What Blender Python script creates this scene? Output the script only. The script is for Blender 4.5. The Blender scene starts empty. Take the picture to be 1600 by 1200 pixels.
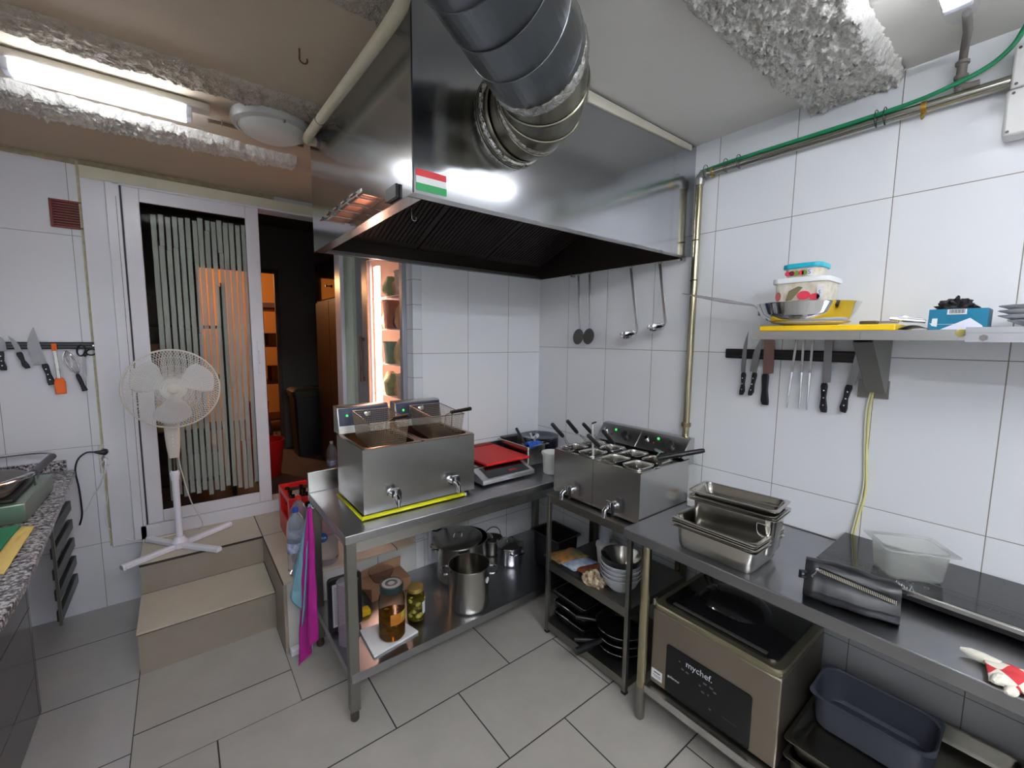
import bpy, bmesh, math, random
from math import sin, cos, pi, radians
from mathutils import Vector, Matrix, noise
random.seed(7)
SC = bpy.context.scene
COL = SC.collection

# ------------------------------------------------------------------ camera
def camera():
    yaw, pitch, roll, F = 0.662611, 0.105035, 0.010051, 668.7055
    f = Vector((sin(yaw)*cos(pitch), cos(yaw)*cos(pitch), -sin(pitch)))
    r0 = Vector((cos(yaw), -sin(yaw), 0)); u0 = r0.cross(f)
    r = r0*cos(roll)+u0*sin(roll); u = -r0*sin(roll)+u0*cos(roll)
    cd = bpy.data.cameras.new('camera'); co = bpy.data.objects.new('camera', cd)
    m = Matrix((r, u, -f)).transposed().to_4x4(); m.translation = (-2.14906, -2.42575, 1.69161)
    co.matrix_world = m
    cd.sensor_width = 36; cd.sensor_fit = 'HORIZONTAL'; cd.lens = F/1600*36; cd.clip_start = .02
    COL.objects.link(co); SC.camera = co
camera()
# ------------------------------------------------------------------ world, exposure
w = bpy.data.worlds.new('world'); SC.world = w; w.use_nodes = True
w.node_tree.nodes['Background'].inputs[0].default_value = (.5, .55, .6, 1)
w.node_tree.nodes['Background'].inputs[1].default_value = .05
SC.view_settings.view_transform = 'Standard'; SC.view_settings.look = 'None'
SC.view_settings.gamma = 1; SC.view_settings.use_curve_mapping = False
SC.view_settings.exposure = 0.84
TUBE_POWER = 27.0      # emission strength of the two small fluorescent lights in view
REAR_POWER = 58.0      # emission strength of the long tubes behind the camera
WARM_POWER = 28.0      # W, lamp of the room beyond the doorway
FRIDGE_GLOW = 8.0      # emission strength of the light strip in the fridge

# ------------------------------------------------------------------ materials
def lin(c): return tuple(((v/255)/12.92 if v/255 <= .04045 else ((v/255+.055)/1.055)**2.4) for v in c)
MATS = {}
def mat(name, col=(200,200,200), rough=.5, metal=0., bump=0., bscale=40., stretch=None, var=0., vscale=6., spec=.5,
        emit=None, estr=0., trans=0., alpha=1., ior=1.45, coat=0., rvar=0., col2=None, aniso=0.):
    if name in MATS: return MATS[name]
    m = bpy.data.materials.new(name); m.use_nodes = True; MATS[name] = m
    nt = m.node_tree; N = nt.nodes; Lk = nt.links; b = N['Principled BSDF']
    c = lin(col)
    b.inputs['Base Color'].default_value = (*c, 1); b.inputs['Roughness'].default_value = rough
    b.inputs['Metallic'].default_value = metal; b.inputs['Specular IOR Level'].default_value = spec
    b.inputs['IOR'].default_value = ior
    b.inputs['Transmission Weight'].default_value = trans; b.inputs['Alpha'].default_value = alpha
    b.inputs['Coat Weight'].default_value = coat
    if aniso: b.inputs['Anisotropic'].default_value = aniso
    if emit: b.inputs['Emission Color'].default_value = (*lin(emit), 1); b.inputs['Emission Strength'].default_value = estr
    if bump or var or rvar:
        tc = N.new('ShaderNodeTexCoord'); mp = N.new('ShaderNodeMapping'); Lk.new(tc.outputs['Object'], mp.inputs[0])
        if stretch: mp.inputs['Scale'].default_value = stretch
    if var:
        n = N.new('ShaderNodeTexNoise'); n.inputs['Scale'].default_value = vscale; n.inputs['Detail'].default_value = 5; n.inputs['Roughness'].default_value = .6
        Lk.new(mp.outputs[0], n.inputs['Vector'])
        r = N.new('ShaderNodeMapRange'); r.inputs['From Min'].default_value = .3; r.inputs['From Max'].default_value = .7
        Lk.new(n.outputs['Fac'], r.inputs['Value'])
        mx = N.new('ShaderNodeMix'); mx.data_type = 'RGBA'
        c2 = lin(col2) if col2 else tuple(v*(1-var) for v in c)
        mx.inputs['A'].default_value = (*c2, 1); mx.inputs['B'].default_value = (*c, 1)
        Lk.new(r.outputs[0], mx.inputs['Factor']); Lk.new(mx.outputs['Result'], b.inputs['Base Color'])
    if rvar:
        n = N.new('ShaderNodeTexNoise'); n.inputs['Scale'].default_value = vscale*1.7; n.inputs['Detail'].default_value = 4
        Lk.new(mp.outputs[0], n.inputs['Vector'])
        r = N.new('ShaderNodeMapRange'); r.inputs['From Min'].default_value = .3; r.inputs['From Max'].default_value = .7
        r.inputs['To Min'].default_value = rough-rvar; r.inputs['To Max'].default_value = rough+rvar
        Lk.new(n.outputs['Fac'], r.inputs['Value']); Lk.new(r.outputs[0], b.inputs['Roughness'])
    if bump:
        n = N.new('ShaderNodeTexNoise'); n.inputs['Scale'].default_value = bscale; n.inputs['Detail'].default_value = 4
        Lk.new(mp.outputs[0], n.inputs['Vector'])
        bp = N.new('ShaderNodeBump'); bp.inputs['Strength'].default_value = bump; bp.inputs['Distance'].default_value = .01
        Lk.new(n.outputs['Fac'], bp.inputs['Height']); Lk.new(bp.outputs[0], b.inputs['Normal'])
    return m

def tile_mat(name, col, grout, ua, va, u0, du, v0, dv, gw=.0016, rough=.18, shift=0., var=.03, mottled=0., vdir=1, tint=None, bump=.35):
    """tiles laid in object coordinates; ua, va pick the axes, shift slides every other row"""
    m = bpy.data.materials.new(name); m.use_nodes = True; MATS[name] = m
    nt = m.node_tree; N = nt.nodes; Lk = nt.links; b = N['Principled BSDF']
    tc = N.new('ShaderNodeTexCoord'); sp = N.new('ShaderNodeSeparateXYZ'); Lk.new(tc.outputs['Object'], sp.inputs[0])
    def mt(op, a, bb=None, c=None):
        n = N.new('ShaderNodeMath'); n.operation = op
        for i, v in enumerate((a, bb, c)):
            if v is None: continue
            if isinstance(v, (int, float)): n.inputs[i].default_value = v
            else: Lk.new(v, n.inputs[i])
        return n.outputs[0]
    U = mt('DIVIDE', mt('SUBTRACT', sp.outputs[ua], u0), du); V = mt('DIVIDE', mt('SUBTRACT', sp.outputs[va], v0), dv)
    row = mt('FLOOR', V)
    if shift:
        odd = mt('MODULO', mt('ABSOLUTE', row), 2.); U = mt('ADD', U, mt('MULTIPLY', odd, shift))
    def edge(T, d):
        t = mt('FRACT', T); return mt('MULTIPLY', mt('MINIMUM', t, mt('SUBTRACT', 1., t)), d)
    e = mt('MINIMUM', edge(U, du), edge(V, dv))
    r = N.new('ShaderNodeMapRange'); r.inputs['From Min'].default_value = gw*.55; r.inputs['From Max'].default_value = gw*1.25; Lk.new(e, r.inputs['Value'])
    cb = N.new('ShaderNodeCombineXYZ'); Lk.new(mt('FLOOR', U), cb.inputs[0]); Lk.new(row, cb.inputs[1])
    wn = N.new('ShaderNodeTexWhiteNoise'); Lk.new(cb.outputs[0], wn.inputs['Vector'])
    ns = N.new('ShaderNodeTexNoise'); ns.inputs['Scale'].default_value = 6; ns.inputs['Detail'].default_value = 8; ns.inputs['Roughness'].default_value = .65
    Lk.new(tc.outputs['Object'], ns.inputs['Vector'])
    val = mt('ADD', mt('MULTIPLY', wn.outputs['Value'], var), mt('MULTIPLY', mt('SUBTRACT', ns.outputs['Fac'], .5), mottled))
    val = mt('SUBTRACT', 1., val)
    vm = N.new('ShaderNodeVectorMath'); vm.operation = 'SCALE'; vm.inputs[0].default_value = lin(col); Lk.new(val, vm.inputs['Scale'])
    mx = N.new('ShaderNodeMix'); mx.data_type = 'RGBA'; mx.inputs['A'].default_value = (*lin(grout), 1)
    Lk.new(vm.outputs[0], mx.inputs['B']); Lk.new(r.outputs[0], mx.inputs['Factor']); Lk.new(mx.outputs['Result'], b.inputs['Base Color'])
    rr = N.new('ShaderNodeMapRange'); rr.inputs['To Min'].default_value = .8; rr.inputs['To Max'].default_value = rough
    Lk.new(r.outputs[0], rr.inputs['Value']); Lk.new(rr.outputs[0], b.inputs['Roughness'])
    bp = N.new('ShaderNodeBump'); bp.inputs['Strength'].default_value = bump; bp.inputs['Distance'].default_value = .002
    Lk.new(r.outputs[0], bp.inputs['Height']); Lk.new(bp.outputs[0], b.inputs['Normal'])
    return m

tile_mat('tiles_right', (226,228,230), (128,122,108), 1, 2, -.2997, .3366, 1.635, .6, rough=.2)
tile_mat('tiles_back', (226,228,230), (120,116,104), 0, 2, -.295, .3336, 1.596, .6, rough=.2)
tile_mat('tiles_door_wall', (220,222,228), (140,135,128), 0, 2, -2.588, .343, 1.64, .613, rough=.2)
tile_mat('tiles_trim', (214,218,222), (120,116,104), 0, 2, -1.4, 10, 1.596, .148, rough=.2)
tile_mat('tiles_low', (206,206,204), (60,56,52), 0, 2, -1.27, .335, -.22, .61, rough=.25)
tile_mat('floor_tiles', (172,168,160), (38,36,33), 0, 1, -.87, .62, -.79, .405, gw=.0032, rough=.42, shift=.5, var=.05, mottled=.34)
tile_mat('floor_tiles_cut', (172,168,160), (38,36,33), 0, 1, -1.782, .61, -.147, .47, gw=.0032, rough=.42, var=.05, mottled=.34)
tile_mat('floor_tiles_left', (176,174,172), (48,46,44), 0, 1, -2.39, .9, -.245, .485, gw=.003, rough=.4, var=.05, mottled=.22)
tile_mat('stair_tiles', (190,183,166), (44,38,32), 0, 1, -1.782, .63, .664, .68, gw=.003, rough=.42, var=.04, mottled=.2)
tile_mat('marble_panel', (92,90,92), (40,38,38), 0, 2, -2.73, .9, -.1, .3, gw=.002, rough=.15, var=.05, mottled=.9)

ST = dict(metal=1., bscale=6, vscale=2.5)
steel = mat('brushed_steel', (196,195,192), .27, var=.05, aniso=.3, **ST)
steel_top = mat('worn_steel_top', (172,173,176), .30, var=.10, **{**ST, 'vscale': 3})
steel_hood = mat('polished_hood_steel', (186,188,192), .16, metal=1., bump=.04, bscale=2.5, vscale=2, var=.05)
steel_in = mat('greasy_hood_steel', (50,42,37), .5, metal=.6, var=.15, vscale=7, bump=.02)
steel_pan = mat('pan_steel', (196,193,186), .2, metal=1., vscale=3, var=.06)
steel_dull = mat('dull_steel', (140,138,132), .4, metal=1., vscale=3, var=.1)
steel_mach = mat('machine_steel', (150,140,128), .36, metal=.9, vscale=3, var=.12)
chrome = mat('chrome', (225,226,230), .07, metal=1.)
galv = mat('galvanised_steel', (128,131,134), .3, metal=1., var=.08, vscale=4)
foil = mat('crinkled_foil_tape', (196,194,188), .2, metal=1., bump=1.0, bscale=55)
brass = mat('yellowed_metal_pipe', (168,160,132), .25, metal=1., var=.06, vscale=3)
steel_warm = mat('warm_tinted_steel', (226,160,125), .3, metal=1.)  # steel plate; warm light reflected from the doorway is put into its colour
gold = mat('brass_clamp', (196,160,80), .3, metal=1.)
wire_m = mat('basket_wire', (168,150,128), .35, metal=1.)
blackpl = mat('black_plastic', (22,22,24), .38)
blackgl = mat('black_glass', (10,10,12), .12, coat=.2)
blackmt = mat('black_nonstick', (18,18,20), .3)
navy = mat('dark_control_panel', (58,62,80), .3, metal=.3)
white_pl = mat('white_plastic', (222,222,228), .4)
white_warm = mat('aged_white_plastic', (206,200,188), .45)
white_pvc = mat('white_window_frame', (216,217,224), .3, var=.05, vscale=4)
lintel_m = mat('cream_lintel_paint', (205,202,178), .55, var=.08)
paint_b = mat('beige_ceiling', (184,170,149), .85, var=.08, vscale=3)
paint = mat('ceiling_paint', (220,217,210), .85, var=.06, vscale=3, bump=.1, bscale=30)
plaster_b = mat('rough_beige_plaster', (186,176,160), .95, var=.2, vscale=50, bump=.8, bscale=160)
plaster = mat('rough_broken_plaster', (226,223,216), .95, var=.2, vscale=40, bump=.7, bscale=120)
beige_m = mat('beige_ceiling_paint', (190,178,152), .8, var=.06)
granite = None
rubber = mat('rubber_grey', (50,50,50), .7)
paper = mat('white_paper', (228,228,228), .8)
card = mat('brown_cardboard', (150,112,84), .85, var=.12)
clear = mat('clear_plastic', (240,243,245), .08, trans=1., ior=1.15)
clearw = mat('bottle_plastic', (226,232,240), .1, trans=.82, ior=1.25)
glass = mat('window_glass', (252,254,253), .03, trans=1., ior=1.06)
bluish = mat('grey_blue_plastic', (112,120,140), .45)
frost = mat('frosted_film', (204,210,202), .7, alpha=.52)
milky = mat('milky_plastic', (222,222,216), .35, alpha=.75)
def granite_mat():
    m = bpy.data.materials.new('speckled_granite'); m.use_nodes = True; MATS['granite'] = m
    N = m.node_tree.nodes; Lk = m.node_tree.links; b = N['Principled BSDF']
    tc = N.new('ShaderNodeTexCoord')
    n = N.new('ShaderNodeTexNoise'); n.inputs['Scale'].default_value = 75; n.inputs['Detail'].default_value = 3; n.inputs['Roughness'].default_value = .7
    Lk.new(tc.outputs['Object'], n.inputs['Vector'])
    cr = N.new('ShaderNodeValToRGB'); Lk.new(n.outputs['Fac'], cr.inputs[0])
    e = cr.color_ramp.elements; e[0].position = .38; e[0].color = (*lin((34,32,34)), 1); e[1].position = .6; e[1].color = (*lin((196,194,196)), 1)
    x = e.new(.48); x.color = (*lin((112,108,110)), 1)
    Lk.new(cr.outputs[0], b.inputs['Base Color']); b.inputs['Roughness'].default_value = .22
    return m
granite = granite_mat()

# ------------------------------------------------------------------ mesh helpers
class M:
    def __init__(s): s.v = []; s.f = []; s.T = None
    def add(s, vs, fs):
        o = len(s.v)
        for p in vs:
            p = Vector(p)
            s.v.append(s.T @ p if s.T else p)
        for f in fs: s.f.append([i+o for i in f])
        return s
    def box(s, x0, x1, y0, y1, z0, z1):
        return s.add([(x0,y0,z0),(x1,y0,z0),(x1,y1,z0),(x0,y1,z0),(x0,y0,z1),(x1,y0,z1),(x1,y1,z1),(x0,y1,z1)],
                     [(0,3,2,1),(4,5,6,7),(0,1,5,4),(1,2,6,5),(2,3,7,6),(3,0,4,7)])
    def bar(s, p0, p1, w, h, up=(0,0,1)):
        p0, p1 = Vector(p0), Vector(p1); d = (p1-p0).normalized(); u = Vector(up)
        if abs(d.dot(u)) > .98: u = Vector((1,0,0))
        a = d.cross(u).normalized()*w/2; b2 = a.cross(d).normalized()*h/2
        return s.add([p0-a-b2,p0+a-b2,p0+a+b2,p0-a+b2,p1-a-b2,p1+a-b2,p1+a+b2,p1-a+b2],
                     [(0,3,2,1),(4,5,6,7),(0,1,5,4),(1,2,6,5),(2,3,7,6),(3,0,4,7)])
    def tube(s, pts, r, n=8, closed=False, caps=True):
        pts = [Vector(p) for p in pts]; k = len(pts); rs = r if isinstance(r, (list, tuple)) else [r]*k
        T = []
        for i in range(k):
            a = pts[(i-1) % k] if (closed or i > 0) else pts[i]; b = pts[(i+1) % k] if (closed or i < k-1) else pts[i]
            T.append((b-a).normalized())
        u = Vector((0,0,1)) if abs(T[0].z) < .9 else Vector((1,0,0)); u = (u-T[0]*u.dot(T[0])).normalized()
        vs = []
        for i in range(k):
            if i > 0: u = (u-T[i]*u.dot(T[i])); u = u.normalized() if u.length > 1e-6 else T[i].orthogonal().normalized()
            w2 = T[i].cross(u)
            for j in range(n):
                a = 2*pi*j/n; vs.append(pts[i]+(u*cos(a)+w2*sin(a))*rs[i])
        fs = []
        for i in range(k if closed else k-1):
            for j in range(n):
                a = i*n+j; b = i*n+(j+1) % n; c = ((i+1) % k)*n+(j+1) % n; d = ((i+1) % k)*n+j
                fs.append((a,b,c,d))
        if caps and not closed: fs.append(tuple(range(n-1,-1,-1))); fs.append(tuple(range((k-1)*n, k*n)))
        return s.add(vs, fs)
    def cyl(s, p0, p1, r0, r1=None, n=24): return s.tube([p0, p1], [r0, r0 if r1 is None else r1], n)
    def lathe(s, prof, c=(0,0,0), n=32, ax=None):
        c = Vector(c); R = Matrix.Identity(3)
        if ax is not None: R = Vector((0,0,1)).rotation_difference(Vector(ax)).to_matrix()
        vs = []; fs = []; idx = []
        for (r, z) in prof:
            if r < 1e-6: idx.append([len(vs)]); vs.append(c+R @ Vector((0,0,z)))
            else:
                idx.append(list(range(len(vs), len(vs)+n)))
                for j in range(n): a = 2*pi*j/n; vs.append(c+R @ Vector((r*cos(a), r*sin(a), z)))
        for A, B in zip(idx[:-1], idx[1:]):
            for j in range(n):
                if len(A) == 1 and len(B) == 1: break
                if len(A) == 1: fs.append((A[0], B[j], B[(j+1) % n]))
                elif len(B) == 1: fs.append((A[j], A[(j+1) % n], B[0]))
                else: fs.append((A[j], A[(j+1) % n], B[(j+1) % n], B[j]))
        return s.add(vs, fs)
    def ext(s, poly, vec):
        p = [Vector(q) for q in poly]; n = len(p); v = Vector(vec)
        fs = [tuple(range(n-1,-1,-1)), tuple(range(n, 2*n))]+[(i,(i+1) % n,(i+1) % n+n,i+n) for i in range(n)]
        return s.add(p+[q+v for q in p], fs)
    def loft(s, loops, cap0=True, cap1=True):
        n = len(loops[0]); vs = [q for l in loops for q in l]; fs = []
        for i in range(len(loops)-1):
            for j in range(n): fs.append((i*n+j, i*n+(j+1) % n, (i+1)*n+(j+1) % n, (i+1)*n+j))
        if cap0: fs.append(tuple(range(n-1,-1,-1)))
        if cap1: fs.append(tuple(range((len(loops)-1)*n, len(loops)*n)))
        return s.add(vs, fs)
    def pan(s, c, L, W, D, rim=.014, t=.0015, rad=.03, taper=.012, stepd=.0):
        """gastronorm pan: c = centre of the rim top; L along y, W along x, D depth"""
        hx, hy = W/2, L/2; ix, iy = hx-rim, hy-rim; bx, by = ix-taper, iy-taper
        Lp = []
        Lp.append(rrect(c, bx+t, by+t, rad*.8, -D)); Lp.append(rrect(c, bx+t+.006, by+t+.006, rad, -D+.012))
        Lp.append(rrect(c, ix+t, iy+t, rad, -.006)); Lp.append(rrect(c, hx, hy, rad*.45, -.005)); Lp.append(rrect(c, hx+.001, hy+.001, rad*.45, -.001))
        Lp.append(rrect(c, hx-.002, hy-.002, rad*.45, 0)); Lp.append(rrect(c, ix+.004, iy+.004, rad, 0)); Lp.append(rrect(c, ix, iy, rad, -.005))
        Lp.append(rrect(c, bx+.006, by+.006, rad, -D+.014)); Lp.append(rrect(c, bx-.004, by-.004, rad*.7, -D+t+.001))
        return s.loft(Lp)
    def grid(s, fn, nu, nv):
        vs = [fn(i/nu, j/nv) for j in range(nv+1) for i in range(nu+1)]
        fs = [(j*(nu+1)+i, j*(nu+1)+i+1, (j+1)*(nu+1)+i+1, (j+1)*(nu+1)+i) for j in range(nv) for i in range(nu)]
        return s.add(vs, fs)
def rrect(c, hx, hy, r, dz=0, k=6):
    r = min(r, hx*.99, hy*.99); out = []
    for q, (sx, sy) in enumerate(((1,1),(-1,1),(-1,-1),(1,-1))):
        for i in range(k+1):
            a = (q+i/k)*pi/2; out.append(Vector((c[0]+sx*(hx-r)+r*cos(a), c[1]+sy*(hy-r)+r*sin(a), c[2]+dz)))
    return out
def rot(loc, rz=0, rx=0, ry=0): return Matrix.Translation(loc) @ Matrix.Rotation(rz,4,'Z') @ Matrix.Rotation(ry,4,'Y') @ Matrix.Rotation(rx,4,'X')
def arc(c, r, a0, a1, n, ax='xz'):
    out = []
    for i in range(n+1):
        a = a0+(a1-a0)*i/n; u, v = r*cos(a), r*sin(a)
        out.append(Vector(c)+Vector((u,0,v) if ax == 'xz' else (0,u,v) if ax == 'yz' else (u,v,0)))
    return out
def smooth(pts, k=6):
    """Catmull-Rom through the points"""
    P = [Vector(p) for p in pts]; P = [P[0]*2-P[1]]+P+[P[-1]*2-P[-2]]; out = []
    for i in range(1, len(P)-2):
        for j in range(k):
            t = j/k; a, b, c, d = P[i-1:i+3]
            out.append(.5*((2*b)+(c-a)*t+(2*a-5*b+4*c-d)*t*t+(3*b-a-3*c+d)*t**3))
    out.append(P[-2]); return out

ORG = {}      # world origin of each thing, parts are written in world coordinates
def obj(name, m, material, parent=None, bev=0., sharp=35, solid=0., segs=2, sub=0, label=None):
    me = bpy.data.meshes.new(name)
    off = Vector((0,0,0))
    if parent is not None: off = Vector(ORG.get(parent, (0,0,0)))
    me.from_pydata([tuple(v-off) for v in m.v], [], m.f)
    bm = bmesh.new(); bm.from_mesh(me); bmesh.ops.recalc_face_normals(bm, faces=bm.faces); bm.to_mesh(me); bm.free()
    me.polygons.foreach_set('use_smooth', [True]*len(me.polygons)); me.set_sharp_from_angle(angle=radians(sharp))
    me.materials.append(material)
    o = bpy.data.objects.new(name, me); COL.objects.link(o)
    if parent is not None: o.parent = parent; ORG[o] = tuple(off)
    if solid: d = o.modifiers.new('thick', 'SOLIDIFY'); d.thickness = solid; d.offset = 0
    if bev: d = o.modifiers.new('bevel', 'BEVEL'); d.width = bev; d.segments = segs; d.limit_method = 'ANGLE'; d.angle_limit = radians(40); d.harden_normals = False
    if sub: d = o.modifiers.new('sub', 'SUBSURF'); d.levels = sub; d.render_levels = sub
    if label: o['label'] = label
    return o
def tag(o, label, cat, group=None):
    o['label'] = label; o['category'] = cat
    if group: o['group'] = group
    return o
def thing(name, label, cat, loc, group=None, rz=0):
    o = bpy.data.objects.new(name, None); COL.objects.link(o); o.location = loc; o.empty_display_size = .05
    o.rotation_euler = (0,0,rz); ORG[o] = tuple(loc) ; return tag(o, label, cat, group)
def solo(name, m, material, label, cat, group=None, **kw):
    """one-mesh thing; the origin goes to the middle of its base"""
    xs = [v.x for v in m.v]; ys = [v.y for v in m.v]; z0 = min(v.z for v in m.v)
    c = Vector(((min(xs)+max(xs))/2, (min(ys)+max(ys))/2, z0)); m.v = [v-c for v in m.v]
    o = obj(name, m, material, None, **kw); o.location = c; ORG[o] = tuple(c); return tag(o, label, cat, group)
def struct(name, m, material, parent=None, **kw):
    o = obj(name, m, material, parent, **kw)
    if parent is None: o['kind'] = 'structure'
    return o
def copy_tree(o, loc, label=None):
    c = o.copy(); COL.objects.link(c); c.location = loc; ORG[c] = ORG.get(o, (0,0,0))
    if label: c['label'] = label
    for ch in o.children:
        d = ch.copy(); COL.objects.link(d); d.parent = c
        for g in ch.children: e = g.copy(); COL.objects.link(e); e.parent = d
    return c
def text_mesh(s, size, depth=.0006):
    cu = bpy.data.curves.new('txt', 'FONT'); cu.body = s; cu.size = size; cu.extrude = depth; cu.resolution_u = 3
    t = bpy.data.objects.new('txt', cu); COL.objects.link(t)
    dg = bpy.context.evaluated_depsgraph_get(); me = bpy.data.meshes.new_from_object(t.evaluated_get(dg))
    v = [x.co.copy() for x in me.vertices]; f = [list(p.vertices) for p in me.polygons]
    bpy.data.objects.remove(t); bpy.data.curves.remove(cu); bpy.data.meshes.remove(me); return v, f
def add_text(m, s, size, origin, right, up, depth=.0006):
    v, f = text_mesh(s, size, depth); r = Vector(right).normalized(); u = Vector(up).normalized(); n = r.cross(u)
    return m.add([Vector(origin)+r*p.x+u*p.y+n*p.z for p in v], f)
# ------------------------------------------------------------------ lamps of the room, with added fill tubes
CEIL = 2.68
tube_e = mat('lit_fluorescent_tube', (255,255,255), .5, emit=(240,246,255), estr=TUBE_POWER)
tube_r = mat('lit_long_tube', (255,255,255), .5, emit=(242,246,255), estr=REAR_POWER)
diffus = mat('clear_ribbed_diffuser', (200,206,222), .1, alpha=.09)
tube_b = mat('lit_dim_tube', (255,255,255), .5, emit=(240,246,255), estr=TUBE_POWER*.42)
def fixture(cx, cy, z, label, alongy=False, length=.66):
    t = thing('fluorescent_light', label, 'ceiling light', (cx, cy, z+.075), 'sealed tube lights on the ceiling')
    h = length/2; q_ = .68 if length < 1 else 1.
    def P(a, b, c): return (cx+b, cy+a, z+c) if alongy else (cx+a, cy+b, z+c)
    def bx(m, a0,a1,b0,b1,c0,c1):
        p, q = P(a0,b0,c0), P(a1,b1,c1); return m.box(min(p[0],q[0]),max(p[0],q[0]),min(p[1],q[1]),max(p[1],q[1]),min(p[2],q[2]),max(p[2],q[2]))
    m = M(); bx(m, -h, h, -.05*q_, .05*q_, .045, .075); obj('housing', m, white_warm, t, bev=.006)
    for s in (-1, 1):
        e = .085 if length < 1 else .045
        m = M(); m.cyl(P(-h+e, .004+s*.0135, .018), P(h-e, .004+s*.0135, .018), .0125, n=12); obj('tube', m, tube_r if length > 1 else tube_b if cy < -2 else tube_e, t)
    for e0, e1 in ((-h+e-.022, -h+e), (h-e, h-e+.022)): m = M(); bx(m, e0, e1, -.042*q_, .042*q_, 0, .044); obj('lamp_holder', m, white_pl, t, bev=.004)
    prof = [(b*q_, c) for b, c in [(-.055,.052),(-.056,.03),(-.045,.004),(-.02,-.012),(.02,-.012),(.045,.004),(.056,.03),(.055,.052)]]
    ends = [(-h-.004,.9),(-h+.02,1.),(h-.02,1.),(h+.004,.9)]
    m = M(); m.loft([[Vector(P(a, b*k, .045+(c-.045)*(k if k == 1 else .75))) for b, c in prof] for a, k in ends]); obj('diffuser', m, diffus, t)
    return t
fixture(-2.312, -.058, 2.604, 'white sealed twin tube light above the sliding door, between two strips of broken plaster')
fixture(-.70, -2.17, 2.585, 'sealed tube light at the top right edge of the photo, only its rounded end showing')
fixture(-1.75, -3.25, 2.585, 'sealed tube light near the rear of the kitchen, outside the photo', length=1.25)
fixture(-2.65, -3.2, 2.585, 'added unseen tube light over the granite worktop, brightening the room from behind', length=1.25, alongy=True)  # added fill lamp, brightens the lower and far parts of the room
fixture(-1.35, -3.95, 2.585, 'added unseen tube light nearest the rear wall, for fill light', length=1.25)  # second added lamp, lifts the light from the rear

# ------------------------------------------------------------------ room shell
X0, Y0 = -3.25, -4.3
struct('floor', M().box(-2.39, 0, Y0, -.385, -.06, 0).box(-1.782, 0, -.385, 1.11, -.06, 0), MATS['floor_tiles'])
struct('floor', M().box(-2.39, -1.782, -.385, 1.11, -.06, 0), MATS['floor_tiles_cut'])
struct('floor', M().box(X0, -2.39, Y0, 1.11, -.06, 0), MATS['floor_tiles_left'])
struct('wall_right', M().box(0, .1, Y0, .0, 0, CEIL), MATS['tiles_right'])
struct('wall_back', M().box(-1.02, 0, 0, .08, 0, CEIL), MATS['tiles_back'])
struct('trim_1', M().box(-1.022, -.963, -.003, .082, .4, CEIL-.001), MATS['tiles_trim'])
wl = struct('wall_door_side', M().box(X0, -2.43, 1.11, 1.23, 0, CEIL)
     .box(-2.43, -1.10, 1.11, 1.23, 2.578, CEIL).box(-2.43, -1.02, 1.11, 1.23, 0, .4), MATS['tiles_door_wall'])
struct('wall_left', M().box(X0-.1, X0, Y0, 1.23, 0, CEIL), MATS['tiles_right'])
struct('wall_rear', M().box(X0, 0, Y0-.1, Y0, 0, CEIL), MATS['tiles_back'])
struct('ceiling', M().box(X0, 0, Y0, -1.1, CEIL, CEIL+.08).box(-1.569, 0, -1.1, .0, CEIL, CEIL+.08), paint)
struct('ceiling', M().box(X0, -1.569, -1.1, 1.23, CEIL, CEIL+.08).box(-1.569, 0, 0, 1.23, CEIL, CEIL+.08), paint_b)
struct('wall_niche_side', M().box(-1.02, -.98, .97, 1.23, .4, CEIL).box(-1.10, -1.021, 1.105, 1.23, .4, CEIL), mat('pale_green_wall', (196,206,192), .6))
struct('wall_niche', M().box(-.36, -.3, .08, 1.23, 0, CEIL).box(-1.02, -.36, .08, 1.23, .34, .4), paint)
# grimy sealant line between wall and ceiling
struct('trim_2', M().grid(lambda u, v: Vector((X0+u*1.70, 1.109-.012*v-.004*noise.noise((u*20,v,0)), CEIL-.03*(1-v)-.006*noise.noise((u*30,1,0))+.0)), 90, 3), mat('grimy_sealant', (176,166,136), .9, var=.3, vscale=25))
# cream lintel above the sliding door
struct('trim_3', M().box(-2.535, -1.04, 1.082, 1.109, 2.578, 2.648), lintel_m, bev=.002)
struct('trim_4', M().box(-2.535, -2.43, 1.075, 1.112, .385, 2.578), white_pvc, bev=.003)
struct('trim_5', M().box(-2.548, -2.536, 1.098, 1.112, .39, 2.67), mat('yellowed_sealant', (196,190,160), .8, var=.3, vscale=30))

def rough(name, x0, x1, y0, y1, drop, seed, nx=None, ny=36, taper=0, m_=None):
    nx = nx or int((x1-x0)/.006); ny = int((y1-y0)/.006)
    def fn(u, v):
        x = x0+u*(x1-x0); y = y0+v*(y1-y0); W = y1-y0
        e = min(v, 1-v)*W+.022*noise.noise((x*9, seed, v*1.5+seed))+.010*noise.noise((x*40, seed, v*3))
        e -= taper*max(0, u-.35)
        p = max(0., min(1., e/.03)); n = noise.noise((x*28, y*28, seed))*.4+noise.noise((x*75, y*75, seed))*.42+noise.noise((x*170, y*170, seed))*.5
        z = CEIL+.006-p*(.012+drop*(.75+.55*n)+.006*n)
        return Vector((x+.006*n, y+.006*noise.noise((x*50, y*50, seed+9)), z))
    struct(name, M().grid(fn, nx, ny), m_ or plaster, sharp=180)
rough('trim_6', X0+.01, -1.572, -.39, -.185, .014, 1., m_=plaster_b)
rough('trim_7', X0+.01, -1.57, .19, .49, .04, 5., taper=.11)
rough('trim_8', -1.78, -1.575, -1.19, -.99, .016, 9., m_=plaster_b)
rough('trim_9', -1.0, -.004, -1.99, -1.66, .05, 13.)
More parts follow.
